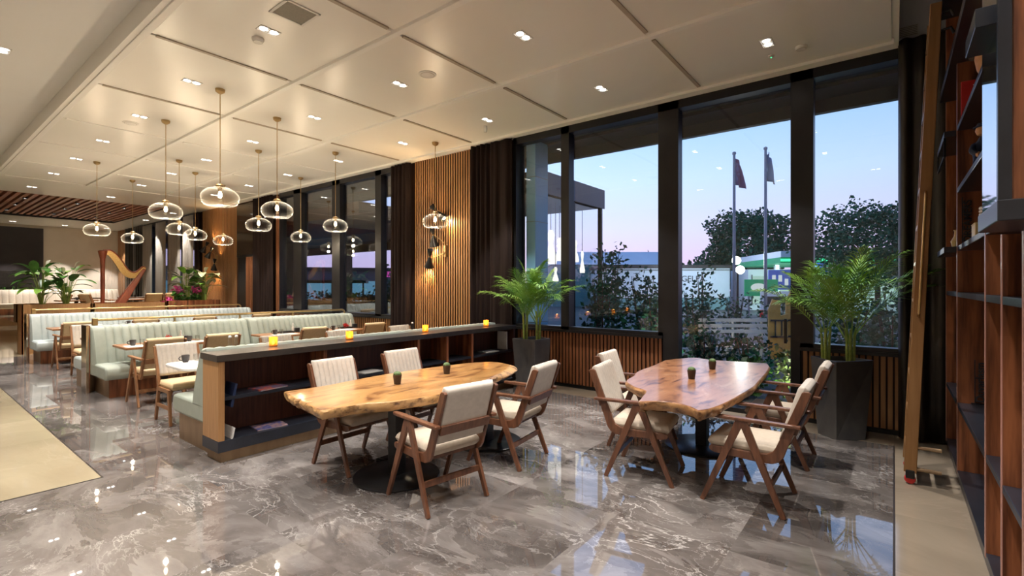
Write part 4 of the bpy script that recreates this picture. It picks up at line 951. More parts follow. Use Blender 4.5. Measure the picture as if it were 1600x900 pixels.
def dtable(x0, x1, y0, y1, label, top='walnut_light', z=.75, group='banquette tables', fz=0):
    t = thing('dining_table', label, 'table', ((x0 + x1) / 2, (y0 + y1) / 2, fz), 0, group)
    w, d = (x1 - x0) / 2, (y1 - y0) / 2; b = MB()
    if top == 'white':
        P = [(w * sx - .12 * sx + .12 * sx * cos(a), d * sy - .12 * sy + .12 * sy * sin(a)) for sx, sy, A in ((1, 1, (0, .4, .8, 1.2, 1.57)), (-1, 1, (1.57, 1.2, .8, .4, 0)), (-1, -1, (0, .4, .8, 1.2, 1.57)), (1, -1, (1.57, 1.2, .8, .4, 0))) for a in A]
        b.prism(P, z - .03, z, 'z')
    else: b.box(-w, w, -d, d, z - .035, z)
    b.build('tabletop', top, t, bevel=.006)
    MB().box(-.04, .04, -.04, .04, .02, z - .03).build('column', 'black_metal', t)
    MB().box(-.24, .24, -.24, .24, 0, .02).build('base_plate', 'black_metal', t, bevel=.004)
    return t
dtable(1.99, 2.9, 6.02, 6.72, 'small table with a rounded white top beside the low bookcase bench', 'white')
dtable(3.2, 3.95, 6.05, 6.7, 'table of the bench row just behind the first candle')
dtable(4.25, 5.0, 6.05, 6.7, 'table of the bench row behind the second candle')
dtable(5.5, 6.2, 6.05, 6.7, 'table of the bench row behind the third candle')
dtable(2.15, 3.3, 8.78, 9.46, 'long wooden table at the walkway end of the green banquette')
dtable(4.2, 5.0, 8.78, 9.46, 'wooden table at the middle of the green banquette')
dtable(5.45, 6.25, 8.78, 9.46, 'wooden table at the window end of the green banquette')
dtable(2.1, 2.85, 10.5, 11.2, 'wooden table hidden behind the mirrored panel, in the second aisle')
dtable(2.15, 2.95, 13.8, 14.5, 'wooden table at the end of the far blue-grey banquette')
dtable(3.2, 4.2, 13.8, 14.5, 'wooden table at the middle of the far blue-grey banquette')
dtable(4.5, 6.2, 13.8, 14.5, 'wooden table at the window end of the far blue-grey banquette')

# tableware
def mk_cup(label, loc):
    t = thing('coffee_cup', label, 'cup', loc, 0, 'dark cups on the banquette tables')
    MB().lathe([(.001, 0), (.026, 0), (.034, .02), (.042, .075), (.044, .085), (.04, .085), (.036, .03), (.001, .012)], 20).build('bowl', 'dark_cup', t, smooth=True)
    MB().tube([(-.038, 0, .07), (-.06, 0, .068), (-.07, 0, .05), (-.058, 0, .03), (-.032, 0, .024)], .006, 8).build('handle', 'dark_cup', t, smooth=True)
    return t
def mk_glass(label, loc):
    t = tag(MB().lathe([(.001, 0), (.03, 0), (.036, .09), (.034, .09), (.028, .008), (.001, .008)], 20, cap=False).build('water_glass', 'clear_glass', smooth=True), label, 'glass', 'water glasses'); t.location = loc; return t
def mk_mat(label, loc, w=.42, d=.3):
    t = tag(MB().box(-w / 2, w / 2, -d / 2, d / 2, 0, .003).build('place_mat', 'white', bevel=.001), label, 'place mat', 'white place mats'); t.location = loc; return t
cup = None; gls = None; pm = None
def setplace(x, y, where, z=.75, rz=0, m=True, c=True, g=True, dx=0., cg=1):
    global cup, gls, pm
    if m:
        l = 'white place mat ' + where
        if pm is None: pm = mk_mat(l, (x, y, z))
        else: dup(pm, (x, y, z), rz, l)
    if c:
        l = 'dark coffee cup ' + where; p = (x - .1 + dx, y + .08 * cg, z + .003)
        if cup is None: cup = mk_cup(l, p)
        else: dup(cup, p, rz, l)
    if g:
        l = 'clear water glass ' + where; p = (x + .02 + dx, y + .09 * cg, z + .003)
        if gls is None: gls = mk_glass(l, p)
        else: dup(gls, p, rz, l)
setplace(2.28, 6.48, 'on the rounded white table', cg=1.2)
setplace(3.58, 6.4, 'on the table behind the first candle', c=False)
setplace(4.62, 6.4, 'on the table behind the second candle', c=False)
setplace(2.4, 8.96, 'at the walkway end of the long banquette table', cg=1)
setplace(3.05, 8.96, 'on the long banquette table, beside the sauce bottle', dx=.1)
setplace(4.6, 8.96, 'on the middle banquette table', dx=-.05)
setplace(5.85, 8.96, 'on the banquette table nearest the windows', dx=-.1)
setplace(2.5, 13.98, 'on the end table of the far banquette', g=False)
setplace(3.6, 13.98, 'on the middle table of the far banquette', g=False)
setplace(5.3, 13.98, 'on the window-end table of the far banquette', g=False)
def mk_tray(x, y, where, red=True):
    t = thing('condiment_tray', 'dark tray ' + where, 'tray', (x, y, .75), 0, 'condiment trays'); MB().box(-.13, .13, -.08, .08, 0, .012).build('base', 'dark_cup', t, bevel=.003); MB().box(-.13, .13, -.08, -.075, .012, .03).box(-.13, .13, .075, .08, .012, .03).box(-.13, -.125, -.08, .08, .012, .03).box(.125, .13, -.08, .08, .012, .03).build('rim', 'dark_cup', t)
    b = MB().box(-.04, .04, -.035, .035, 0, .085).build('napkin_box', 'black_board', bevel=.004); b.location = (x + .22, y, .75); tag(b, 'black napkin box beside the tray ' + where, 'box', 'napkin boxes')
    t = thing('sauce_bottle', 'pale sauce bottle behind the tray ' + where, 'bottle', (x + .2, y + .12, .75), 0, 'sauce bottles'); MB().lathe([(.001, 0), (.022, 0), (.024, .08), (.01, .115), (.009, .14), (.001, .14)], 14).build('body', 'white', t, smooth=True); MB().lathe([(.011, .14), (.011, .16), (.004, .175), (.001, .175)], 10).build('cap', 'white', t, smooth=True)
    rn = random.Random(int(x * 10)); vs = []; fs = []
    if red:
        o = leafcloud(60, (0, 0, .03), (.06, .05, .03), .05, 3, .1).build('red_napkin', 'red'); o.location = (x, y, .78); tag(o, 'crumpled red napkin in the tray ' + where, 'napkin', 'red napkins')
mk_tray(2.82, 9.2, 'on the long banquette table')
mk_tray(4.75, 9.22, 'on the middle banquette table', False)
mk_tray(6.05, 9.22, 'on the banquette table nearest the windows')
def shaker(x, y, label):
    t = thing('glass_shaker', label, 'shaker', (x, y, 1.034), 0, 'glass shakers on the bench top'); MB().lathe([(.001, 0), (.018, 0), (.02, .05), (.015, .075), (.014, .085)], 14).build('body', 'clear_glass', t, smooth=True); MB().lathe([(.016, .083), (.016, .097), (.006, .104), (.001, .104)], 12).build('cap', 'white', t, smooth=True)
shaker(2.2, 5.42, 'glass shaker on the bench top, nearer the walnut end, of the front pair'); shaker(2.26, 5.415, 'glass shaker on the bench top, nearer the first candle, of the front pair'); shaker(4.63, 5.42, 'single glass shaker on the bench top in front of the slatted column')

# ------------------------------------------------------------------ wooden planters, harp, flowers
def pbox(x0, x1, y0, y1, z0, z1, m, label):
    t = thing('planter_box', label, 'planter', ((x0 + x1) / 2, (y0 + y1) / 2, z0), 0, 'wooden planter partitions'); w, d, h = (x1 - x0) / 2, (y1 - y0) / 2, z1 - z0
    MB().box(-w, w, -d, -d + .03, 0, h).box(-w, w, d - .03, d, 0, h).box(-w, -w + .03, -d, d, 0, h).box(w - .03, w, -d, d, 0, h).build('casing', m, t)
    return t, w, d, h
t, w, d, h = pbox(2.02, 3.33, 16.5, 17.1, 0, 1.2, 'bench_wood', 'wooden planter partition holding the peace lilies'); MB().box(-w + .03, w - .03, -d + .03, d - .03, 0, 1.12).build('soil', 'soil', t); MB().box(-w - .005, -w, -d - .005, -d + .08, 0, h).build('end_post', 'shelf_wood', t)
t, w, d, h = pbox(3.36, 4.98, 16.5, 17.5, 0, 1.19, 'bench_wood', 'wooden partition in front of the harp'); MB().box(-w + .03, w - .03, -d + .03, d - .03, 0, .64).build('shelf', 'bench_wood', t)
t, w, d, h = pbox(5.0, 6.42, 16.5, 17.1, 0, 1.23, 'shelf_wood', 'darker wooden planter holding the pink flowers'); MB().box(-w + .03, w - .03, -d + .03, d - .03, 0, 1.15).build('soil', 'soil', t)
t, w, d, h = pbox(2.62, 3.5, 22.4, 22.9, .48, 1.07, 'bench_wood', 'low wooden planter post at the edge of the far dining area'); MB().box(-w + .03, w - .03, -d + .03, d - .03, 0, .5).build('soil', 'soil', t)

t = thing('harp', 'large red-brown concert harp standing behind the wooden partition', 'harp', (4.1, 17.0, .64))
w_ = lambda n, b, m, **k: at(t, n, b, m, **k)
w_('column', MB().lathe([(.09, 0), (.1, .06), (.055, .14), (.048, .3), (.05, 1.5), (.06, 1.75), (.1, 1.93), (.105, 1.965), (.07, 1.985), (.001, 1.99)], 20, (3.655, 17.0, .64)), 'harp', smooth=True)
nk = catmull([(3.67, 17, 2.57), (3.82, 17, 2.58), (3.96, 17, 2.46), (4.08, 17, 2.28), (4.18, 17, 2.1), (4.28, 17, 2.0), (4.38, 17, 1.99), (4.48, 17, 2.07), (4.56, 17, 2.15), (4.62, 17, 2.13)], 5)
b = MB(); vs = []; fs = []; n = len(nk)
for i, p in enumerate(nk):
    u = i / (n - 1); hh = .06 + .1 * sin(pi * min(1, u * 1.25)) * (1 - .3 * u); d_ = (nk[min(i + 1, n - 1)] - nk[max(0, i - 1)]).normalized(); nn = Vector((-d_.z, 0, d_.x))
    if nn.z < 0: nn = -nn
    for sy in (-.028, .028):
        vs += [p + nn * .035 + Vector((0, sy, 0)), p - nn * hh + Vector((0, sy, 0))]
for i in range(n - 1):
    k = 4 * i; fs += [(k, k + 4, k + 5, k + 1), (k + 2, k + 3, k + 7, k + 6), (k, k + 2, k + 6, k + 4), (k + 1, k + 5, k + 7, k + 3)]
fs += [(0, 1, 3, 2), (4 * n - 4, 4 * n - 2, 4 * n - 1, 4 * n - 3)]
w_('neck', MB().add(vs, fs), 'gold', smooth=True)
w_('neck_rim', MB().tube([p + Vector((0, 0, .045)) for p in nk], .032, 8), 'harp', smooth=True)
w_('soundbox', MB().bar((4.6, 17, 2.15), (3.83, 17, .8), .09, .09, .34, .24), 'harp', bevel=.03)
w_('base', MB().box(3.5, 4.0, 16.83, 17.17, .64, .76), 'harp', bevel=.03)
b = MB()
for i in range(26):
    u = (i + 1) / 28; p = nk[int(u * (n - 1))]; q = Vector((4.56, 17, 2.06)).lerp(Vector((3.86, 17, .95)), 1 - u)
    b.tube([p - Vector((0, 0, .1)), (p.x, 17, 17 and (0.95 + (p.x - 3.86) * 1.586))], .002, 4)
w_('strings', b, 'white')

def blade(b, base, az, el, L, wd, droop, nseg=6, fold=.2):
    """a broad leaf blade starting at base"""
    p = Vector(base); d = Vector((cos(az) * cos(el), sin(az) * cos(el), sin(el))); side = Vector((-sin(az), cos(az), 0)); vs = []; fs = []
    for i in range(nseg + 1):
        u = i / nseg; ww = wd * (sin(pi * min(1, .06 + u * .94)) ** .8) * (1 - .25 * u)
        up = side.cross(d) * -1
        vs += [p - side * ww + Vector((0, 0, fold * ww)), p, p + side * ww + Vector((0, 0, fold * ww))]
        p = p + d * (L / nseg); d = (d + Vector((0, 0, -droop / nseg))).normalized()
    for i in range(nseg):
        k = 3 * i; fs += [(k, k + 1, k + 4, k + 3), (k + 1, k + 2, k + 5, k + 4)]
    b.add(vs, fs)
def lily(loc, hgt, n, label, seed, nfl, spread=.3, group='peace lilies in the planters', leafm='leaf'):
    t = thing('peace_lily', label, 'plant', loc, 0, group); rn = random.Random(seed)
    st = MB(); lf = MB(); ll = MB()
    for i in range(n):
        az = rn.uniform(0, 6.28); hh = hgt * rn.uniform(.3, .95); o = spread * rn.uniform(.2, .8)
        tip = (cos(az) * o, sin(az) * o, hh); st.tube([(cos(az) * .03, sin(az) * .03, 0), (cos(az) * o * .5, sin(az) * o * .5, hh * .6), tip], [.008, .007, .004], 5)
        blade(lf if i % 5 else ll, tip, az + rn.uniform(-.5, .5), rn.uniform(.1, .9), rn.uniform(.36, .52) * hgt, .11 * hgt * rn.uniform(.8, 1.25), rn.uniform(.6, 1.6))
    st.build('stems', 'palm_cane', t, smooth=True)['kind'] = 'stuff'
    lf.build('foliage', leafm, t, smooth=True, ang=180); ll.build('young_foliage', 'green_light', t, smooth=True, ang=180)
    for i in range(nfl):
        az = 6.28 * i / nfl + rn.random(); o = spread * rn.uniform(.15, .7); hh = hgt * rn.uniform(.8, 1.02)
        b = MB(); blade(b, (cos(az) * o, sin(az) * o, hh), az, 1.1, .2 * hgt, .05 * hgt, .9, 5, .9); f_ = b.build('flower', 'petal', t, smooth=True, ang=180)
        MB().tube([(cos(az) * o, sin(az) * o, hh), (cos(az) * o * .5, sin(az) * o * .5, hh * .5), (0, 0, 0)], .005, 5).build('flower_stem', 'palm_cane', f_)
lily((2.42, 16.8, 1.12), 1.02, 26, 'peace lily with white flowers in front of the dark back window', 31, 3, .36)
lily((2.88, 16.8, 1.12), 1.02, 26, 'peace lily with white flowers in front of the plain beige wall', 33, 3, .34)
lily((5.62, 16.82, 1.15), .95, 22, 'pale-flowered lily over the pink blooms in the darker planter', 35, 4, .26)
lily((6.08, 16.82, 1.15), 1.0, 30, 'tall cream-leaved lily at the slatted column end of the darker planter', 36, 4, .34, leafm='leaf_pale')
def pinkfl(loc, n, label, seed, sp=.14):
    t = thing('pink_flower', label, 'flowers', loc, 0, 'pink flowers in the darker planter'); rn = random.Random(seed)
    b = MB()
    for k in range(5): b.tube([(0, 0, 0), (rn.uniform(-.08, .08), rn.uniform(-.05, .05), .3)], .006, 5)
    b.build('stems', 'palm_cane', t)['kind'] = 'stuff'
    leafcloud(n, (0, 0, .36), (sp, sp * .8, .12), .09, seed, .1).build('bloom', 'pink', t)
    leafcloud(70, (0, 0, .16), (sp * 1.1, sp, .16), .14, seed + 1, .1).build('foliage', 'leaf', t)
pinkfl((5.36, 16.75, 1.15), 90, 'bright pink flower cluster at the harp end of the darker planter', 51)
pinkfl((5.8, 16.72, 1.15), 80, 'darker pink flower cluster in the middle of the darker planter', 52)
pinkfl((5.15, 16.7, .85), 90, 'low magenta bloom just above the rim of the darker planter', 53, .2)

# ------------------------------------------------------------------ potted palms
def frond(b, base, az, L, el, arch, seed, leaf=.26, wd=.0075, xm=9.):
    rn = random.Random(seed); n = 30; p = Vector(base); d = Vector((cos(az) * cos(el) * (.3 if cos(az) > 0 and xm < 1 else 1), sin(az) * cos(el), sin(el))).normalized(); cl = lambda v: Vector((min(v.x, xm), v.y, v.z)); pts = [p.copy()]; ds = [d.copy()]
    for i in range(n):
        p = cl(p + d * (L / n)); d = (d + Vector((0, 0, -arch / n * (.4 + 1.4 * i / n)))).normalized(); pts.append(p.copy()); ds.append(d.copy())
    b.tube(pts, .006, 5, .002)
    for i in range(8, n + 1):
        u = (i - 8) / (n - 8)
        for h in (0,):
            c = pts[i]
            side = ds[i].cross(Vector((0, 0, 1))).normalized()
            for s in (-1, 1):
                l = leaf * (.55 + .75 * sin(pi * (.15 + .8 * u))) * rn.uniform(.85, 1.1) * (.7 if u > .9 else 1)
                v = (side * s * (.9 - .35 * u) + ds[i] * (.55 + .5 * u) + Vector((0, 0, rn.uniform(.1, .35)))).normalized()
                m = c + v * l * .5; e = c + (v + Vector((0, 0, -.38))).normalized() * l
                q = v.cross(ds[i]).cross(v).normalized() * wd
                b.add([cl(v_) for v_ in (c - q * .4, c + q * .4, m + q, m - q, e)], [(0, 1, 2, 3), (3, 2, 4)])
def palm(label, loc, top, bot, zt, canes, seed, gl):
    t = thing('potted_palm', label, 'potted palm', loc); x0, y0, _ = loc; L = lambda P: [(p[0] - x0, p[1] - y0) for p in P]
    T_, B_ = L(top), L(bot); n = len(T_); c = Vector((sum(p[0] for p in T_) / n, sum(p[1] for p in T_) / n, 0)); vs = [(*p, 0) for p in B_] + [(*p, zt) for p in T_]
    ins = [(p[0] + (c.x - p[0]) * .09, p[1] + (c.y - p[1]) * .09) for p in T_]
    vs += [(*p, zt) for p in ins] + [(*p, zt - .06) for p in ins]
    fs = [tuple(range(n))]
    for k in range(3):
        fs += [(k * n + i, k * n + (i + 1) % n, (k + 1) * n + (i + 1) % n, (k + 1) * n + i) for i in range(n)]
    fs.append(tuple(3 * n + i for i in range(n)))
    MB().add(vs, fs).build('planter', 'planter', t, bevel=.004)
    MB().prism([(c.x + (p[0] - c.x) * .98, c.y + (p[1] - c.y) * .98) for p in ins], zt - .055, zt - .045, 'z').build('soil', 'soil', t)
    rn = random.Random(seed)
    for (cx, cy, nf, Lm, az0, zb) in canes:
        b = MB()
        for k in range(4): a = k * 1.57; b.tube([(cx + cos(a) * .03, cy + sin(a) * .03, zt - .05), (cx + cos(a) * .035, cy + sin(a) * .035, zt + zb * .6), (cx + cos(a) * .05, cy + sin(a) * .05, zt + zb)], [.016, .014, .009], 7)
        b.build('canes', 'palm_cane', t, smooth=True)['kind'] = 'stuff'
        for k in range(nf):
            az = az0 + 2 * pi * k / nf + rn.uniform(-.3, .3); el = rn.uniform(.8, 1.4); b = MB()
            frond(b, (cx + cos(az) * .03, cy + sin(az) * .03, zt + zb * rn.uniform(.45, 1)), az, Lm * rn.uniform(.8, 1.15), el, rn.uniform(.7, 1.9), seed * 100 + k + int(cx * 50), leaf=gl, xm=6.79 - x0)
            b.build('frond', 'palm', t, smooth=False)
palm('bushy green palm in a tall black planter between the dark curtain and the first window', (6.25, 4.45, 0), [(6.05, 4.286), (6.348, 4.2), (6.56, 4.6), (6.0, 4.68)], [(6.07, 4.3), (6.32, 4.24), (6.48, 4.54), (6.05, 4.62)], .837,
     [(-.08, .1, 13, .8, .3, .4), (.1, -.02, 15, .86, .8, .42)], 3, .19)
palm('spreading green palm in a big faceted grey planter by the ladder', (6.55, .47, 0), [(6.273, .489), (6.655, .175), (6.86, .47), (6.645, .77)], [(6.276, .489), (6.44, .24), (6.68, .46), (6.43, .675)], .837,
     [(.0, .14, 10, .85, .2, .34), (.03, -.09, 12, 1.0, .9, .34)], 6, .22)
# ------------------------------------------------------------------ tall bookshelf wall, ladder
t = thing('tall_bookshelf', 'tall wall bookshelf of dark walnut uprights and black shelves behind the ladder', 'bookshelf', (4.5, -.62, 0))
YF, YB_ = -.41, -.83
w = lambda n, b, m, **k: at(t, n, b, m, **k)
for x, z0, z1 in ((6.56, .1, 4.4), (5.47, .1, 3.5), (3.88, .1, 4.4), (3.34, .1, 1.9), (2.83, .1, 1.9), (2.33, .1, 4.4)):
    d_ = w('upright', MB().box(x - .016, x + .016, YB_, YF - .004, z0, z1), 'shelf_wood')
    MB().box(x - .017 - 4.5, x + .017 - 4.5, YF - .004 + .62, YF + .62, z0, z1).build('edge_band', 'shelf_edge_glint', d_, loc=(4.5, -.62, 0))
    d_.children[0].location = (4.5 - 4.5 + 4.5, -.62, 0) if False else (4.5, -.62, 0)
w('back_panel', MB().box(2.3, 6.58, -.845, -.83, .1, 4.4), 'deep_wood')
w('plinth', MB().box(2.3, 6.58, -.83, -.43, 0, .1), 'black_board')
def sh(x0, x1, z, yf=YF, th=.04): w('shelf', MB().box(x0, x1, YB_, yf - .002, z - th, z), 'black_board', bevel=.003)
for z in (.13, .69, 1.6): sh(5.49, 6.54, z); sh(3.9, 5.45, z); sh(3.36, 3.86, z); sh(2.85, 3.32, z); sh(2.35, 2.81, z)
for z in (1.98, 2.46, 2.97): sh(3.9, 5.45, z)
sh(3.36, 3.86, 1.98); sh(2.85, 3.32, 1.98)
sh(3.9, 6.54, 3.56, -.36, .07); sh(5.49, 6.3, 1.98, -.33, .05); sh(5.49, 6.3, 2.95, -.33, .05); sh(2.35, 6.54, 4.4, -.36, .08)
w('bracket_frame', MB().box(5.5, 6.3, -.345, -.33, 2.74, 2.75).box(5.5, 5.51, -.345, -.33, 2.74, 2.9).box(6.29, 6.3, -.345, -.33, 2.74, 2.9), 'black_metal')
w('mirror_cabinet', MB().box(2.4, 2.93, YB_ + .001, -.305, 1.94, 4.3), 'shelf_wood')
w('mirror', MB().box(2.415, 2.915, -.305, -.3, 1.945, 4.28), 'mirror')
w('mirror_frame', MB().box(2.385, 2.415, -.32, -.285, 1.94, 4.3), 'black_board')
w('ledge', MB().box(2.27, 2.75, YB_, -.27, 1.866, 1.936), 'black_board', bevel=.004)
w('ledge', MB().box(2.47, 2.78, -.31, -.235, 2.6, 2.67), 'black_board', bevel=.003)

# things on the shelves
t = thing('framed_picture', 'red framed panel with a pale triangle on the upper bookshelf', 'picture frame', (5.4, -.6, 2.971))
MB().box(-.012, .012, -.17, .17, 0, .34).build('frame', 'red', t, bevel=.003); MB().prism([(.1, .3), (-.1, .3), (0, .12)], -.016, -.012, 'x').build('triangle', 'white', t)
t = thing('carved_bust', 'carved wooden head with curled hair high on the bookshelf', 'sculpture', (4.9, -.53, 2.971))
MB().lathe([(.06, 0), (.06, .02), (.015, .03), (.015, .16)], 14).build('stand', 'black_metal', t, smooth=True)
MB().lathe([(.001, .14), (.035, .15), (.04, .2), (.065, .25), (.08, .33), (.085, .42), (.07, .5), (.03, .55), (.001, .56)], 18, M=Matrix.Diagonal((1, .85, 1, 1))).lathe([(.001, 0), (.016, .02), (.012, .05), (.001, .07)], 8, (-.085, 0, .31)).build('head', 'skin_wood', t, smooth=True)
b = MB(); rn = random.Random(4)
for k in range(46):
    a = rn.uniform(0, 6.28); z = rn.uniform(.33, .58); r = .09 * math.sqrt(max(.05, 1 - ((z - .4) / .2) ** 2))
    if cos(a) < -.55 and z < .47: continue
    b.lathe([(.001, -.02), (.02, -.01), (.022, .01), (.001, .022)], 7, (cos(a) * r, sin(a) * r * .9, z))
b.build('hair', 'bark', t, smooth=True)
t = thing('figurine', 'small seated figurine in navy with tan hands on the middle bookshelf', 'figurine', (4.85, -.5, 2.461))
sk = bpy.data.meshes.new('body'); V = [(0, 0, .06), (0, 0, .12), (0, 0, .18), (0, 0, .23), (-.01, 0, .27), (0, .05, .2), (-.05, .06, .15), (-.09, .03, .12), (0, -.05, .2), (-.05, -.06, .15), (-.09, -.03, .12), (-.07, .035, .07), (-.09, .035, .0), (-.07, -.035, .07), (-.09, -.035, .0)]
E_ = [(0, 1), (1, 2), (2, 3), (3, 4), (2, 5), (5, 6), (6, 7), (2, 8), (8, 9), (9, 10), (0, 11), (11, 12), (0, 13), (13, 14)]; sk.from_pydata(V, E_, [])
o = bpy.data.objects.new('body', sk); COL.objects.link(o); o.parent = t; sk.materials.append(MT['navy'])
m_ = o.modifiers.new('skin', 'SKIN'); RR = [.05, .05, .05, .022, .02, .024, .02, .016, .024, .02, .016, .028, .02, .028, .02]
for i, v in enumerate(sk.skin_vertices[0].data): v.radius = (RR[i], RR[i]); v.use_root = i == 0
o.modifiers.new('sub', 'SUBSURF').levels = 1
MB().lathe([(.001, -.04), (.03, -.025), (.04, .005), (.034, .03), (.001, .045)], 14, (-.01, 0, .3)).build('head', 'skin_wood', t, smooth=True)
MB().lathe([(.052, .0), (.05, .008), (.036, .014), (.03, .03), (.001, .034)], 14, (-.01, 0, .325)).build('cap', 'navy', t, smooth=True)
for s in (-1, 1):
    b = MB().lathe([(.001, -.022), (.016, -.012), (.018, .006), (.001, .02)], 10, (-.098, .028 * s, .12))
    for k in range(4): b.tube([(-.108, .02 * s + .009 * (k - 1.5), .122), (-.125, .02 * s + .009 * (k - 1.5), .116), (-.13, .02 * s + .009 * (k - 1.5), .105 - .003 * k)], .0048, 6)
    b.tube([(-.1, .012 * s, .13), (-.112, .004 * s, .134)], .0055, 6)
    b.build('hand', 'skin_wood', t, smooth=True)
    MB().lathe([(.001, 0), (.02, 0), (.02, .014), (.001, .03)], 10, (-.098, .035 * s, 0)).build('shoe', 'ivory', t, smooth=True)
t = thing('yellow_box', 'pale yellow box on the bookshelf beside the lettered sign', 'box', (4.72, -.52, 1.981)); MB().box(-.1, .1, -.08, .08, 0, .1).build('body', 'ivory', t, bevel=.004); MB().box(-.102, .102, -.082, .082, .1, .108).build('lid', 'ivory', t, bevel=.002)
t = thing('ribbed_jar', 'black and white ribbed jar standing on the pale yellow box', 'jar', (4.7, -.5, 2.09)); b = MB()
for k in range(5): b.lathe([(.03, .004 + .022 * k), (.034, .008 + .022 * k), (.034, .018 + .022 * k), (.03, .022 + .022 * k)], 16)
b.build('rings', 'white', t, smooth=True); MB().lathe([(.029, 0), (.029, .115), (.001, .115)], 16).build('body', 'ink', t, smooth=True)
def lsign(label, body, y, z, zl, size):
    t = thing('letter_sign', label, 'sign', (5.445, y, z))
    text('letters', body, size, 'ink', t, Matrix.Translation((-.01, 0, zl / 2)) @ Matrix.Rotation(R(-90), 4, 'Z') @ Matrix.Rotation(R(90), 4, 'X') @ Matrix.Rotation(R(90), 4, 'Z'), .004, True)
    MB().box(-.004, .008, -.055, .055, 0, .008).box(-.001, .004, .03, .036, 0, zl).build('backing_strip', 'ink', t)
lsign('dark upright wire-lettered sign on the bookshelf under the eye-level board', 'Duvarlasm', -.55, .692, .36, .075)
lsign('dark upright lettered sign on the bookshelf behind the yellow box', 'DREAMERS', -.475, 1.982, .4, .07)
t = thing('small_vase', 'small amber vase on the black ledge next to the ladder', 'vase', (5.6, -.42, 1.981)); MB().lathe([(.001, 0), (.03, 0), (.04, .05), (.02, .09), (.015, .13), (.02, .14)], 16, cap=False).build('body', 'ivory', t, smooth=True); MB().lathe([(.021, .138), (.021, .146), (.016, .146), (.016, .138)], 12, cap=False).build('rim', 'gold', t)

t = thing('library_ladder', 'tall bronze library ladder leaning against the bookshelf', 'ladder', (5.48, -.12, 0)); w = lambda n, b, m, **k: at(t, n, b, m, **k)
za, zb_ = .1, 3.95; ya, yb = -.105, -.27
for x in (5.27, 5.69):
    w('stile', MB().bar((x, ya, za), (x, yb, zb_), .05, .085, .05, .075, up=(0, 1, 0)), 'ladder', bevel=.004)
    w('wheel', MB().lathe([(.001, -.02), (.035, -.02), (.04, 0), (.035, .02), (.001, .02)], 16, M=T(x, ya, .042, 0, 0, R(90))), 'red', smooth=True)
    w('fork', MB().box(x - .032, x + .032, ya - .03, ya + .03, .05, .12), 'black_metal', bevel=.006)
for k in range(12):
    u = (k + .6) / 12.4; w('rung', MB().box(5.29, 5.67, ya + (yb - ya) * u - .04, ya + (yb - ya) * u + .04, za + (zb_ - za) * u - .012, za + (zb_ - za) * u + .012), 'ladder')
pa = lambda z: ya + (yb - ya) * (z - za) / (zb_ - za)
w('handrail', MB().tube([(5.235, pa(1.4) + .0, 1.4), (5.205, pa(1.4), 1.42), (5.205, pa(2.4), 2.4), (5.235, pa(2.4), 2.42)], .01, 10), 'brass', smooth=True)
for z in (.13, .31): w('foot_pin', MB().tube([(5.27, ya - .04, z), (5.27, ya - .2, z)], .016, 10), 'bronze', smooth=True)
for z in (3.72, 3.86): w('top_hook', MB().tube([(5.27, pa(z) - .04, z), (5.27, -.36, z + .01), (5.27, -.38, z - .04)], .012, 8), 'black_metal', smooth=True)

# ------------------------------------------------------------------ pendants, sconces, ceiling fittings
def light(name, kind, loc, energy, col, parent=None, **k):
    l = bpy.data.lights.new(name, kind); l.energy = energy; l.color = col
    for a, v in k.items(): setattr(l, a, v)
    o = bpy.data.objects.new(name, l); COL.objects.link(o)
    if parent: o.parent = parent
    o.location = loc; return o
PEND = [((2.757, 7.096), 2.85, 'large clear glass pendant closest to the camera, lowest in the view of the coffered ceiling'), ((2.745, 9.112), 2.82, 'clear glass pendant left of the closest one, second in the walkway line'),
        ((2.764, 13.3), 2.82, 'clear glass pendant in front of the beige back wall, above the harp column'), ((3.786, 14.9), 2.79, 'clear glass pendant just above the harp neck'),
        ((3.781, 11.756), 2.81, 'clear glass pendant overlapping a smaller-looking one, before the sheer drapes'), ((4.42, 12.74), 2.79, 'clear glass pendant beside the far wall lamp, overlapped by another'),
        ((4.455, 9.7), 2.83, 'clear glass pendant in front of the dark curtain at the far window end'), ((3.773, 7.6), 2.83, 'large clear glass pendant second closest to the camera, over the green banquette'),
        ((5.42, 13.77), 2.78, 'small-looking clear glass pendant in front of the far slatted column'), ((6.2, 11.33), 2.81, 'clear glass pendant in front of the first far window post'),
        ((5.45, 8.653), 2.82, 'clear glass pendant in front of the middle far windows'), ((6.2, 6.62), 2.81, 'clear glass pendant in front of the slatted column and its black wall lamp')]
def make_pendant(label):
    t = thing('pendant_lamp', label, 'lamp', (0, 0, ZC), 0, 'clear glass pendants')
    MB().lathe([(.001, -.06), (.02, -.06), (.055, -.035), (.06, 0), (.001, 0)], 20).build('canopy', 'brass', t, smooth=True)
    MB().tube([(0, 0, -.05), (0, 0, -1.28)], .0055, 6).build('cord', 'brass', t)
    MB().lathe([(.001, -1.262), (.035, -1.265), (.055, -1.285), (.055, -1.305), (.03, -1.31), (.022, -1.36), (.001, -1.362)], 18).build('socket', 'brass', t, smooth=True)
    pr = catmull([(.052, .13, 0), (.11, .122, 0), (.175, .088, 0), (.22, .038, 0), (.23, -.015, 0), (.215, -.07, 0), (.18, -.107, 0), (.135, -.12, 0), (.07, -.118, 0), (.002, -.112, 0)], 4)
    MB().lathe([(p.x, p.y - 1.44) for p in pr], 40, cap=False).build('glass_shade', 'lamp_glass', t, smooth=True, ang=180)
    MB().lathe([(.001, -1.455), (.016, -1.445), (.024, -1.42), (.022, -1.395), (.012, -1.365), (.001, -1.362)], 14).build('bulb', 'bulb', t, smooth=True)
    return t
p0 = None
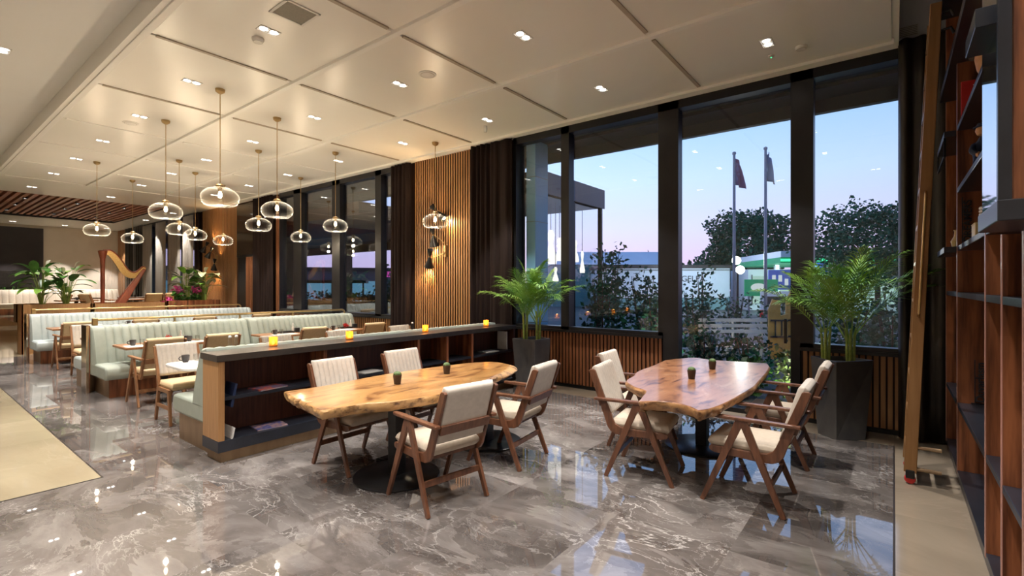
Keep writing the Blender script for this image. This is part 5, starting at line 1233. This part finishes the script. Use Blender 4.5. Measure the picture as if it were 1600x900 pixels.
for (x, y), z, lb in PEND:
    if p0 is None: p0 = make_pendant(lb); o = p0
    else: o = dup(p0, (x, y, ZC), 0, lb)
    o.location = (x, y, ZC + (z - (ZC - 1.44)) * 0)
    light('pendant_light', 'POINT', (x, y, 2.72), PEND_W, (1, .82, .58), shadow_soft_size=.03)

def sconce(loc, heads, rail, label):
    t = thing('wall_lamp', label, 'wall lamp', loc, 0, 'black double-cone wall lamps'); ox = Vector(loc)
    MB().box(.06, .12, -.03, .03, -.13, .1).build('mount', 'brass', t, bevel=.004)
    for k, (c, d, on) in enumerate(heads):
        c = Vector(c) - ox; d = Vector(d).normalized(); q = Vector((0, 0, -1)).rotation_difference(d).to_matrix().to_4x4(); M_ = Matrix.Translation(c) @ q
        # local -z is the mouth of the wide cone
        s = MB().lathe([(.1, -.23), (.024, -.02), (.018, 0), (.024, .02), (.064, .15), (.06, .15), (.001, .03)], 20, M=M_, cap=False).build('shade', 'black_metal', t, smooth=True)
        MB().lathe([(.017, -.012), (.021, 0), (.017, .012)], 14, M=M_, cap=False).build('collar', 'brass', s)
        MB().lathe([(.001, -.225), (.03, -.215), (.038, -.18), (.018, -.1), (.001, -.095)], 12, M=M_).build('bulb', 'bulb', s, smooth=True)
        MB().tube(catmull([c, c + Vector((.04, -.03, -.02)), Vector((.05, -.02, c.z * .4)), (.07, 0, 0)], 4), .007, 6).build('arm', 'brass', t, smooth=True)
        o = light('sconce_light', 'SPOT', ox + c + d * .25, SCONCE_W, (1, .62, .28), spot_size=R(105), spot_blend=.7, shadow_soft_size=.02); o.rotation_euler = d.to_track_quat('-Z', 'Y').to_euler()
        o = light('sconce_light', 'SPOT', ox + c - d * .12, SCONCE_W * .5, (1, .62, .28), spot_size=R(95), spot_blend=.7, shadow_soft_size=.02); o.rotation_euler = (-d).to_track_quat('-Z', 'Y').to_euler()
    return t
sconce((6.75, 7.01, 2.36), [((6.72, 7.13, 3.13), (.35, -.75, -.8), 1), ((6.72, 7.24, 2.67), (.3, .15, -1), 1), ((6.7, 7.31, 2.24), (.3, .45, -1), 1)], None, 'black double-cone wall lamp with three heads on the near slatted column')
sconce((6.75, 17.9, 2.6), [((6.66, 18.3, 3.0), (-.3, .5, -1), 1), ((6.66, 17.9, 2.8), (-.3, .5, -1), 1), ((6.7, 17.7, 2.4), (.0, .2, -1), 1)], None, 'black double-cone wall lamp on the far slatted column behind the flowers')

def downlight(x, y, z, label, rz=0, watt=None, size=None):
    t = thing('downlight', label, 'ceiling light', (x, y, z), rz, 'recessed twin downlights')
    MB().box(-.105, .105, -.06, -.052, -.006, .0).box(-.105, .105, .052, .06, -.006, 0).box(-.105, -.097, -.06, .06, -.006, 0).box(.097, .105, -.06, .06, -.006, 0).box(-.006, .006, -.06, .06, -.006, 0).build('frame', 'white', t)
    for s in (-1, 1): MB().lathe([(.001, -.003), (.038, -.003), (.038, -.0005), (.001, -.0005)], 14, (.052 * s, 0, 0)).build('lens', 'diode', t)
    o = light('spot', 'SPOT', (x, y, z - .03), watt or SPOT_W, SPOT_C, spot_size=R(size or SPOT_A), spot_blend=.35, shadow_soft_size=.03)
    return t
rows = ['first', 'second', 'third', 'fourth', 'fifth', 'sixth', 'seventh', 'eighth']
cols = {2.43: 'the panel row along the raised ceiling step', 4.12: 'the middle row of ceiling panels', 5.86: 'the row of ceiling panels along the windows'}
for j, y in enumerate((1.08, 3.07, 5.07, 7.12, 9.2, 11.29, 13.3, 15.46)):
    for x, cn in cols.items():
        downlight(x, y, ZC, 'twin downlight, %s from the ladder end, in %s' % (rows[j], cn))
for j, y in enumerate((2.4, 4.5, 6.5, 8.43)):
    downlight(.88, y, 4.48, 'twin downlight in the raised white side ceiling, %s along from the camera' % rows[j], R(90), SPOT_W * 1.1)
for j, (x, y) in enumerate(((.88, .35), (-.9, .35), (-.9, 2.4), (-.9, 4.5))): downlight(x, y, 4.48, 'added twin fill downlight in the raised side ceiling above the camera, %s of four' % rows[j], R(90), SPOT_W * .4, 115)  # out-of-view wide lamps added to fill the bookshelf and chair backs
for j, y in enumerate((10.5, 12.6, 14.7)): downlight(.88, y, 4.48, 'twin downlight far along the raised side ceiling, %s beyond the frame edge' % rows[j], R(90), SPOT_W * 1.2)
for j, (x, y) in enumerate(((2.4, 18.0), (4.1, 18.2), (5.4, 18.5), (6.4, 20.5), (6.4, 23.5), (3.2, 28.2), (4.8, 28.3), (6.2, 28.2))):
    downlight(x, y, ZC, ['twin downlight just before the timber-slatted ceiling recess, walkway side', 'twin downlight before the middle of the timber-slatted recess', 'twin downlight before the window end of the timber recess',
        'twin downlight between the timber recess and the sheer drapes', 'twin downlight between the timber recess and the black curtain', 'twin downlight near the dark back window', 'twin downlight over the beige back wall', 'twin downlight in the far corner above the slatted strip'][j], 0, SPOT_W * (1.0 if j < 5 else 1.9))
for j, (x, y) in enumerate([(xx, yy) for yy in (20.6, 22.4, 24.2) for xx in (1.4, 2.6, 3.8, 5.0)]):
    t = thing('slat_spot', 'small spotlight between the timber ceiling slats, %s row, %s from the walkway' % (['front', 'middle', 'back'][j // 4], ['first', 'second', 'third', 'fourth'][j % 4]), 'ceiling light', (x, y, ZC + .03), 0, 'spotlights in the timber ceiling')
    MB().lathe([(.05, -.03), (.055, 0), (.055, .16), (.001, .16)], 12, cap=False).build('housing', 'black_metal', t, smooth=True); MB().lathe([(.001, -.02), (.045, -.02), (.045, -.015), (.001, -.015)], 12).build('lens', 'diode', t)
def disc(name, x, y, r, h, label, m='white', z=ZC, group=None):
    t = thing(name, label, name.replace('_', ' '), (x, y, z), 0, group)
    MB().lathe([(.001, -h), (r * .8, -h), (r, -h * .5), (r, 0), (.001, 0)], 28).build('housing', m, t, smooth=True, ang=25)
    MB().lathe([(r * .72, -h - .002), (r * .76, -h - .002), (r * .76, -h + .002), (r * .72, -h + .002)], 28, cap=False).build('ring', 'grille', t)
disc('ceiling_speaker', 4.142, 4.561, .11, .012, 'round white ceiling speaker near the centre ceiling downlight')
disc('ceiling_speaker', 2.436, 9.689, .11, .012, 'round white ceiling speaker above the walkway pendants')
disc('smoke_detector', 2.436, 5.319, .06, .04, 'small white smoke detector beside the square air grille')
disc('smoke_detector', 6.189, .803, .06, .03, 'small white smoke detector near the window downlight by the ladder')
disc('smoke_detector', 6.07, 5.29, .03, .1, 'small white cylinder sensor by the curtain-side downlight')
t = thing('ceiling_sensor', 'tiny ceiling sensor with a green light near the ladder-side window', 'sensor', (6.22, 1.105, ZC)); MB().lathe([(.001, -.02), (.03, -.015), (.035, 0), (.001, 0)], 16).build('housing', 'white', t, smooth=True); MB().lathe([(.001, -.026), (.008, -.024), (.008, -.018), (.001, -.018)], 10).build('indicator', 'neon_green', t)
t = thing('air_grille', 'square grey air grille in the ceiling panel above the long table', 'vent', (2.425, 4.54, ZC)); MB().box(-.17, .17, -.17, -.145, -.01, 0).box(-.17, .17, .145, .17, -.01, 0).box(-.17, -.145, -.17, .17, -.01, 0).box(.145, .17, -.17, .17, -.01, 0).build('frame', 'white', t, bevel=.002)
b = MB()
for k in range(24): b.box(-.145, .145, -.143 + k * .012, -.137 + k * .012, -.006, -.001)
b.build('louvers', 'grille', t); MB().box(-.145, .145, -.145, .145, -.001, 0).build('backing', 'slate_top', t)
t = thing('air_vent', 'slim white vent in the bulkhead above the corner curtain', 'vent', (6.9, -.11, 4.44)); MB().box(-.01, 0, -.1, .07, -.06, .06).build('frame', 'white', t)
b = MB()
for k in range(6): b.box(-.014, -.01, -.09, .06, -.05 + k * .018, -.042 + k * .018)
b.build('louvers', 'grille', t)

# ------------------------------------------------------------------ far dining area (raised floor, z .4)
FZ = .48
bench_ = bench
t = thing('banquette', 'long pale high-backed bench along the back wall', 'banquette', (4.6, 28.72, FZ), 0); channel(-1.9, 2.1, [(-.4, .45), (-.3, .8), (-.22, .98), (-.16, 1.02)], [(.1, 1.02), (.1, .45)], .2).build('backrest', 'cream', t, smooth=True, ang=50); MB().box(-1.9, 2.1, -.75, .1, .25, .46).build('seat', 'cream', t, bevel=.04); MB().box(-1.85, 2.05, -.65, .1, 0, .25).build('plinth', 'shelf_wood', t)
t = thing('hedge_box', 'clipped green hedge box below the dark back window', 'hedge', (1.6, 29.02, 0)); MB().box(-2.4, 2.6, -.16, .16, 0, 1.25).build('trough', 'bench_wood', t); leafcloud(1500, (.1, 0, 1.42), (2.4, .14, .22), .1, 61, .0).build('foliage', 'leaf', t)
t = thing('sofa', 'pinkish tub sofa with dark base at the far walkway edge', 'sofa', (1.2, 25.2, 0)); MB().pillow(1.5, .75, .3, er=.1, M=T(0, .35, .35)).build('backrest', 'sheer', t, smooth=True, ang=60); MB().box(-.75, .75, -.4, .4, .3, .5).build('seat', 'sheer', t, bevel=.06, seg=3); MB().box(-.72, .72, -.36, .36, 0, .3).build('base', 'black_board', t)
FT = [((3.55, 19.4), 'far table just left of the harp column, laid with plates'), ((4.75, 19.6), 'far table showing between the harp strings'), ((5.6, 20.2), 'far table to the flower side of the harp'), ((4.3, 22.5), 'far table behind the harp base'), ((5.9, 23.0), 'farthest small table by the sheer drapes')]
for i, ((x, y), lb) in enumerate(FT):
    t = dtable(x - .45, x + .45, y - .35, y + .35, lb, 'walnut_light', group='far dining tables', fz=FZ)
    for s in (-1, 1): dup(pm, (x + .2 * s, y, FZ + .75), 0, 'white place mat on the ' + lb.replace(', laid with plates', '') + (', walkway half' if s < 0 else ', window half'), 'far place mats')
    dup(cup, (x, y - .1, FZ + .75), 0, 'dark coffee cup on the ' + lb.replace(', laid with plates', ''), 'far cups')
FC = [((4.05, 19.2), -1.2, 'tan chair with a curved top beside the harp column'), ((5.35, 19.2), 0, 'tan square-backed chair right of the harp soundbox'), ((6.05, 19.75), 0, 'tan chair back behind the magenta bloom'), ((3.0, 19.4), 1.5, 'tan chair behind the peace lilies')]
for (x, y), rz, lb in FC: dup(B0, (x, y, FZ), rz, lb, 'far dining chairs')

# ------------------------------------------------------------------ garden light outside the door, world, camera
t = thing('garden_lamp', 'small black garden spotlight low in front of the lit bush', 'lamp', (7.62, 1.05, -.03)); MB().lathe([(.04, 0), (.04, .015), (.008, .02), (.008, .1)], 12).build('spike', 'black_metal', t); MB().lathe([(.03, 0), (.034, .08), (.028, .08), (.001, .02)], 12, M=T(0, 0, .1, 0, 0, R(50)), cap=False).build('head', 'black_metal', t)
o = light('garden_light', 'SPOT', (7.7, 1.05, .13), 45, (1, .95, .75), spot_size=R(110), spot_blend=.6, shadow_soft_size=.03); o.rotation_euler = Vector((.8, .1, .45)).to_track_quat('-Z', 'Y').to_euler()

o = dup(t, (8.35, 3.2, -.03), .6, 'small black garden spotlight among the low bushes by the door edge')
o = light('garden_light', 'SPOT', (8.4, 3.2, .13), 60, (1, .97, .8), spot_size=R(120), spot_blend=.6, shadow_soft_size=.03); o.rotation_euler = Vector((.8, .15, .5)).to_track_quat('-Z', 'Y').to_euler()

W = bpy.data.worlds.new('dusk'); SC.world = W; W.use_nodes = True; N = W.node_tree.nodes; L = W.node_tree.links
bg = N['Background']; tc = N.new('ShaderNodeTexCoord'); sp = N.new('ShaderNodeSeparateXYZ'); L.new(tc.outputs['Generated'], sp.inputs[0])
cr = N.new('ShaderNodeValToRGB'); L.new(sp.outputs[2], cr.inputs[0]); e = cr.color_ramp.elements
e[0].position = 0.; e[0].color = (.52, .38, .58, 1); e[1].position = 1.; e[1].color = (.05, .15, .42, 1)
for p, c in ((.05, (.58, .46, .68, 1)), (.11, (.53, .53, .77, 1)), (.2, (.43, .56, .83, 1)), (.3, (.3, .48, .8, 1)), (.45, (.19, .36, .72, 1))): k = e.new(p); k.color = c
# paler toward the sunset side (along the facade), deeper blue the other way
mr = N.new('ShaderNodeMapRange'); mr.inputs['From Min'].default_value = -.4; mr.inputs['From Max'].default_value = .6; mr.inputs['To Min'].default_value = .82; mr.inputs['To Max'].default_value = 1.28
L.new(sp.outputs[1], mr.inputs['Value']); L.new(cr.outputs[0], bg.inputs[0])
mu = N.new('ShaderNodeMath'); mu.operation = 'MULTIPLY'; mu.inputs[1].default_value = SKY; L.new(mr.outputs[0], mu.inputs[0]); L.new(mu.outputs[0], bg.inputs[1])

cam = bpy.data.cameras.new('camera'); co = bpy.data.objects.new('camera', cam); COL.objects.link(co); SC.camera = co
cam.sensor_width = 36; cam.lens = 765 / 1600 * 36; cam.shift_y = -3 / 1600; cam.clip_start = .05; cam.clip_end = 400
co.location = (0, 0, 1.65); co.rotation_euler = (R(90), 0, math.atan2(597, 765) - R(90))
v = SC.view_settings; v.view_transform = 'Standard'; v.look = 'None'; v.gamma = 1; v.use_curve_mapping = False; v.exposure = EXPO
cy = SC.cycles; cy.use_denoising = True; cy.max_bounces = 8; cy.diffuse_bounces = 4; cy.glossy_bounces = 4; cy.transparent_max_bounces = 24; cy.transmission_bounces = 6
cy.caustics_reflective = False; cy.caustics_refractive = False; cy.sample_clamp_indirect = 6; cy.sample_clamp_direct = 0; cy.blur_glossy = .5
bpy.context.view_layer.update()
